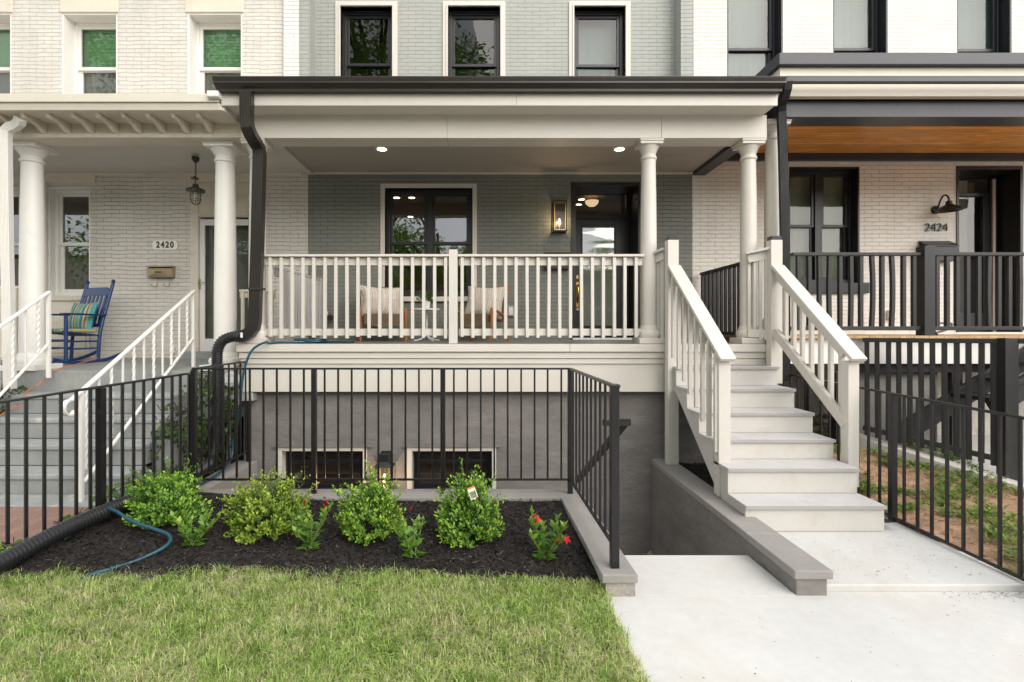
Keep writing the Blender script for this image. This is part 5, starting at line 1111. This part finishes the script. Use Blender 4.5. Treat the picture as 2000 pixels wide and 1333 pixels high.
mandevilla('young plant with dark red buds between the two left shrubs', 603, 968, 1068, 3.50, 22, ((638, 980, 1), (633, 988, 1), (596, 980, 1)))
mandevilla('young plant with one pink bud between the two right shrubs', 806, 998, 1090, 3.40, 23, ((803, 993, 1),))
mandevilla('young plant with open red trumpet flowers near the end of the iron railing', 1064, 1010, 1102, 3.36, 24, ((1044, 1008, 1), (1050, 1016, 0), (1092, 1054, 0), (1106, 1055, 0), (1080, 1058, 1)), .17, (.11, .26, .03))
t = thing('plant_tag', 'white and orange plant tag tilted in the top of a boxwood shrub', 'tag', P(924, 964, 3.6)); tl = Matrix.Translation(P(923, 963, 3.50)) @ Matrix.Rotation(R(-24), 4, 'Y') @ Matrix.Rotation(R(-25), 4, 'X') @ Matrix.Scale(.82, 4)
for nm, m, x0, x1, z0, z1, y0 in (('card', m_tag, -.033, .033, -.05, .05, 0), ('header', m_tag2, -.033, .033, .036, .05, -.0012), ('picture', m_tag3, -.026, .026, -.042, .012, -.0012), ('footer', m_tag2, .012, .03, -.049, -.043, -.0014)):
    b = MB(); b.box(x0, x1, y0 - .001, y0, z0, z1); b.v = [tuple(tl @ Vector(v)) for v in b.v]; b.build(nm, m, t)
b = MB(); b.box(-.004, .004, .001, .003, -.06, .03); b.v = [tuple(tl @ Vector(v)) for v in b.v]; b.build('stake', m_wht, t)
def creeper(name, label, boxes, n, seed, size=.05, group=None):
    rg = np.random.default_rng(seed); P_, D_, N_, L_, C_ = [], [], [], [], []
    t = thing(name, label, 'plant', (boxes[0][0], boxes[0][2], boxes[0][4])); st = MB()
    for (x0, x1, y0, y1, z0, z1, w) in boxes:
        for k in range(int(n * w)):
            u = rg.random(3); q = np.array([x0 + (x1 - x0) * u[0], y0 + (y1 - y0) * u[1], z0 + (z1 - z0) * u[2]]); 
            if mn.noise(Vector(q * 5)) < -.18: continue
            P_.append(q); D_.append(np.array([rg.normal(0, .6), -.5 + rg.normal(0, .4), -.4 + rg.normal(0, .5)])); N_.append(np.array([rg.normal(0, .4), -1, .5 + rg.normal(0, .3)])); L_.append(size * rg.uniform(.6, 1.2))
            y_ = rg.random() ** 3; C_.append((np.array([.028, .065, .014]) * (1 - y_) + np.array([.13, .24, .03]) * y_) * rg.uniform(.7, 1.3))
        for k in range(10): st.tube(smooth_path([(rg.uniform(x0, x1), rg.uniform(y0, y1), z0), (rg.uniform(x0, x1), rg.uniform(y0, y1), (z0 + z1) / 2), (rg.uniform(x0, x1), rg.uniform(y0, y1), z1)], 4), .004, 5)
    st.build('stems', m_bark, t); leaves('foliage', P_, D_, N_, np.array(L_), np.array(L_) * .8, np.array(C_), m_leaf, t, fold=.12)
creeper('ivy', 'dark ivy climbing between the grey steps and the corrugated pipe', [(-3.22, -2.9, 4.85, 5.3, .1, .62, 1), (-3.1, -2.8, 5.2, 5.6, .1, 1.12, 1), (-2.95, -2.72, 5.45, 5.6, .3, 1.05, .5), (-3.3, -3.0, 5.0, 5.3, .5, .82, .12)], 900, 31)
creeper('vine', 'bright green vine at the far left edge by the white railing', [(-5.6, -4.95, 5.2, 5.6, .6, 1.0, 1), (-5.3, -4.9, 5.0, 5.3, .4, .7, .4)], 240, 32, .07)
creeper('ground_weed', 'pale green weeds sprouting through the black fence by the brick walk', [(-3.15, -2.75, 4.0, 4.6, .1, .3, 1), (-3.1, -2.95, 3.5, 4.0, .1, .2, .25), (-3.2, -3.0, 3.2, 3.4, .1, .18, .12)], 260, 33, .055)
for f in ('ground_weed',):
    o = [c for c in bpy.data.objects[f].children if c.name.startswith('foliage')][0]; a = o.data.color_attributes['Col']; buf = np.zeros(len(a.data) * 4); a.data.foreach_get('color', buf); buf = buf.reshape(-1, 4); buf[:, :3] = buf[:, :3] * 1.6 + np.array([.02, .07, .005]); a.data.foreach_set('color', buf.reshape(-1))
# grass
def scatter_grass(name, n, keep, seed):
    rg = np.random.default_rng(seed); pos = []; vv = []; az0 = []
    xs = rg.uniform(-3.6, .72, n); ys = 3.27 - 1.37 * rg.random(n) ** .85
    for x, y in zip(xs, ys):
        if not keep(x, y): continue
        clump = mn.noise(Vector((x * 26, y * 26, 1)))
        if clump < -.32 and rg.random() < .7: continue
        pos.append((x, y, lawn_z(x, y) - .004))
        vv.append((mn.noise(Vector((x * 2.3, y * 2.3, 3))), mn.noise(Vector((x * 8, y * 8, 7))), clump)); az0.append(6.3 * mn.noise(Vector((x * 5, y * 5, 11))) + 3.1 * mn.noise(Vector((x * 19, y * 19, 13))))
    v = np.array(vv); m_ = len(pos); r_ = rg.random(m_)
    straw = r_ < np.clip(.25 - .38 * v[:, 0] - .25 * v[:, 1], .06, .6); deep = (~straw) & (rg.random(m_) < .30 + .5 * v[:, 1])
    pale = (~straw) & (~deep) & (rg.random(m_) < .25)
    c = np.select([straw[:, None], deep[:, None], pale[:, None]], [np.array((.60, .54, .33)), np.array((.17, .28, .045)), np.array((.50, .60, .26))], np.array((.37, .50, .12))) * rg.uniform(.6, 1.35, (m_, 1))
    h = rg.uniform(.022, .052, m_) * (1 + .35 * v[:, 1] + .45 * v[:, 2]) * np.where(rg.random(m_) < .05, 1.5, 1); w = rg.uniform(.0022, .0040, m_)
    az = np.array(az0) + rg.normal(0, 1.7, m_); lean = np.clip(rg.normal(.8, .4, m_), .1, 1.7)
    return tag(blades(name, pos, h, w, lean, az, c, m_grassm), kind='stuff')
scatter_grass('grass', 170000, lambda x, y: y < lawn_edge(x) + .015 + .03 * rnd.random() and x < .70 + .02 * nz(x, y, 12) + .012 * rnd.random(), 5)
# mulch chips
n = 26000; rg = np.random.default_rng(8); px_ = rg.uniform(-3.2, .69, n); py_ = rg.uniform(3.0, 4.36, n)
ok = np.array([(y > lawn_edge(x) - .02 and x > fence_x(y) + .02 and x < .66 + .05 * (3.9 - y)) for x, y in zip(px_, py_)]); px_, py_ = px_[ok], py_[ok]
pos = np.array([(x, y, bed_z(x, y) + rg.uniform(-.002, .012)) for x, y in zip(px_, py_)]); n = len(pos)
az = rg.uniform(0, 6.28, n); dz_ = rg.normal(0, .35, n); dd = np.stack([np.cos(az), np.sin(az), dz_], 1); nn = rg.normal(0, .55, (n, 3)); nn[:, 2] += 1
L = rg.gamma(3, .0075, n) + .006; tone = rg.gamma(2.2, .55, n); c = np.array([.027, .022, .020]) * tone[:, None] + np.where(rg.random(n) < .025, 1, 0)[:, None] * np.array([.09, .065, .05])
tag(leaves('mulch_chips', pos, dd, nn, L, rg.uniform(.004, .011, n), c, m_chip, None, fold=.3), kind='stuff')
n = 2500; px_ = rg.uniform(2.06, 3.05, n); py_ = rg.uniform(3.9, 5.55, n); pos = np.stack([px_, py_, np.full(n, .115) + rg.uniform(-.01, .02, n)], 1); az = rg.uniform(0, 6.28, n)
tag(leaves('mulch_chips', pos, np.stack([np.cos(az), np.sin(az), rg.normal(0, .3, n)], 1), rg.normal(0, .5, (n, 3)) + np.array([0, 0, 1]), rg.uniform(.01, .05, n), .009, np.array([.018, .016, .016]) * rg.uniform(.4, 2.2, (n, 1)), m_chip, None), kind='stuff')
# weedy yard: tufts and clover
n0 = 1500; P_, D_, N_, L_, W_, C_ = [], [], [], [], [], []
for k in range(n0):
    x = rg.uniform(3.28, 4.84); y = rg.uniform(2.3, 7.0); v = mn.noise(Vector((x * 1.7, y * 1.7, 2)))
    if v < -.12: continue
    z = yard_z(x, y); broad = rg.random() < .5; m_ = int(rg.integers(8, 22))
    for j in range(m_):
        a = rg.uniform(0, 6.28); e = rg.uniform(.2, 1.0); s = .07 * rg.random() if broad else .02
        P_.append((x + s * math.cos(a * 2), y + s * math.sin(a * 3), z + (.01 + .03 * rg.random() if broad else 0))); D_.append((math.cos(a), math.sin(a), e * (.4 if broad else 1.4))); N_.append((rg.normal(0, .3), rg.normal(0, .3), 1))
        l = rg.uniform(.02, .035) if broad else rg.uniform(.06, .13); L_.append(l); W_.append(l * .75 if broad else rg.uniform(.006, .012)); y_ = rg.random()
        C_.append((np.array([.07, .17, .03]) * (1 - y_) + np.array([.26, .36, .08]) * y_) * rg.uniform(.7, 1.25))
tag(leaves('weeds', P_, D_, N_, np.array(L_), np.array(W_), np.array(C_), m_leaf, None, fold=.15, droop=.15), kind='stuff')
n = 1600; px_ = rg.uniform(3.2, 4.8, n); py_ = rg.uniform(2.3, 6.5, n); az = rg.uniform(0, 6.28, n); pos = np.array([(x, y, yard_z(x, y) + .006) for x, y in zip(px_, py_)])
tag(leaves('wood_litter', pos, np.stack([np.cos(az), np.sin(az), rg.normal(0, .2, n)], 1), rg.normal(0, .3, (n, 3)) + np.array([0, 0, 1]), rg.uniform(.015, .05, n), .012, np.array([.33, .2, .12]) * rg.uniform(.4, 1.3, (n, 1)), m_chip, None), kind='stuff')
# dry bits on the concrete
P_, L_ = [], []
for k in range(330):
    q = rg.random()
    if q < .5: x, y, z = 3.2 - abs(rg.normal(0, .3)), 3.03 - abs(rg.normal(0, .05)), .003
    elif q < .88: x, y, z = rg.uniform(2.1, 3.1), rg.uniform(3.08, 3.78), LZ + .003
    else: x, y, z = rg.uniform(.8, 3.4), rg.uniform(2.2, 2.97), .003
    P_.append((x, y, z)); L_.append(rg.gamma(2, .0045) + .002)
az = rg.uniform(0, 6.28, len(P_))
tag(leaves('debris', P_, np.stack([np.cos(az), np.sin(az), rg.normal(0, .08, len(P_))], 1), rg.normal(0, .15, (len(P_), 3)) + np.array([0, 0, 1]), np.array(L_), rg.uniform(.002, .006, len(P_)), np.array([.10, .065, .045]) * rg.uniform(.4, 1.7, (len(P_), 1)), m_chip, None), kind='stuff')
# ------------------------------------------------------------------ street side: trees the window glass mirrors, and an added row blocking low sky
def tree(label, x, y, h, r, seed, low=.28, n=15000):
    rg = np.random.default_rng(seed); t = thing('street_tree', label, 'tree', (x, y, -.05), 'street trees mirrored in the windows'); b = MB()
    b.tube([(x, y, -.05), (x + .1, y, h * .3), (x, y + .1, h * .75)], .24, 12, [1.2, .8, .3])
    lobes = []
    for k in range(16):
        a = rg.uniform(0, 6.28); e = rg.uniform(low, 1); rr = r * (1 - abs(e - .58) * 1.1) * rg.uniform(.5, 1); c = np.array([x + rr * math.cos(a), y + rr * math.sin(a), h * e]); lobes.append((c, r * rg.uniform(.3, .5)))
        b.tube(smooth_path([(x, y, h * e * .62), ((x + c[0]) / 2, (y + c[1]) / 2, h * e * .85), tuple(c)], 4), .07, 7, None)
    b.build('trunk', m_bark, t); P_, D_, N_, C_ = [], [], [], []
    for k in range(n):
        c, q = lobes[int(rg.integers(len(lobes)))]; u = rg.normal(size=3); u /= np.linalg.norm(u); p = c + u * q * rg.uniform(.35, 1.05) * np.array([1.2, 1.2, .8])
        P_.append(p); D_.append(u * np.array([1, 1, .3]) + rg.normal(0, .5, 3) + np.array([0, 0, -.4])); N_.append(np.array([0, 0, 1]) + rg.normal(0, .5, 3)); C_.append(np.array([.20, .34, .07]) * rg.uniform(.6, 1.5))
    leaves('crown', P_, D_, N_, rg.uniform(.15, .26, n), rg.uniform(.09, .15, n), np.array(C_), m_tleaf, t)
tree('tall leafy street tree mirrored in the left upstairs window of the grey house', -4.3, -5.8, 19, 4.8, 41, .42, 22000)
tree('broad street tree mirrored in the green-blind windows of the left house', -13.5, -6.2, 15, 4.4, 42)
tree('street tree across the road mirrored in the lower porch window', -2.8, -14.6, 9.5, 3.6, 43, .3)
tree('small street tree mirrored in the front door glass', 6.9, -15.2, 6.0, 3.0, 44, .35, 9000)
tree('street tree across the road mirrored in the left house storm door', -11.5, -15, 10, 4, 45, .25, 20000)

ob = thing('row_house', 'unseen pale brick row across the street, added to block low sky', 'house', (0, -24, -.05)); b = MB()  # unseen row put in to block low sky, kept pale to lighten reflections
ops = [(x, x + 1.3, z, z + 2) for x in range(-38, 38, 4) for z in (1.2, 4.3)]
b.wall(-40, 40, -.05, 7, -24.3, .3, ops); b.build('wall', brickmat('pale_street_brick', (.5, .46, .4), (.4, .37, .33)), ob)
box('roof', m_dark, ob, -40, 40, -34, -24, 7, 7.3); box('rear_wall', m_int, ob, -40, 40, -34, -33.8, -.05, 7)
for x0, x1, z0, z1 in ops: box('window', m_bframe, ob, x0, x1, -24.2, -24.1, z0, z1)
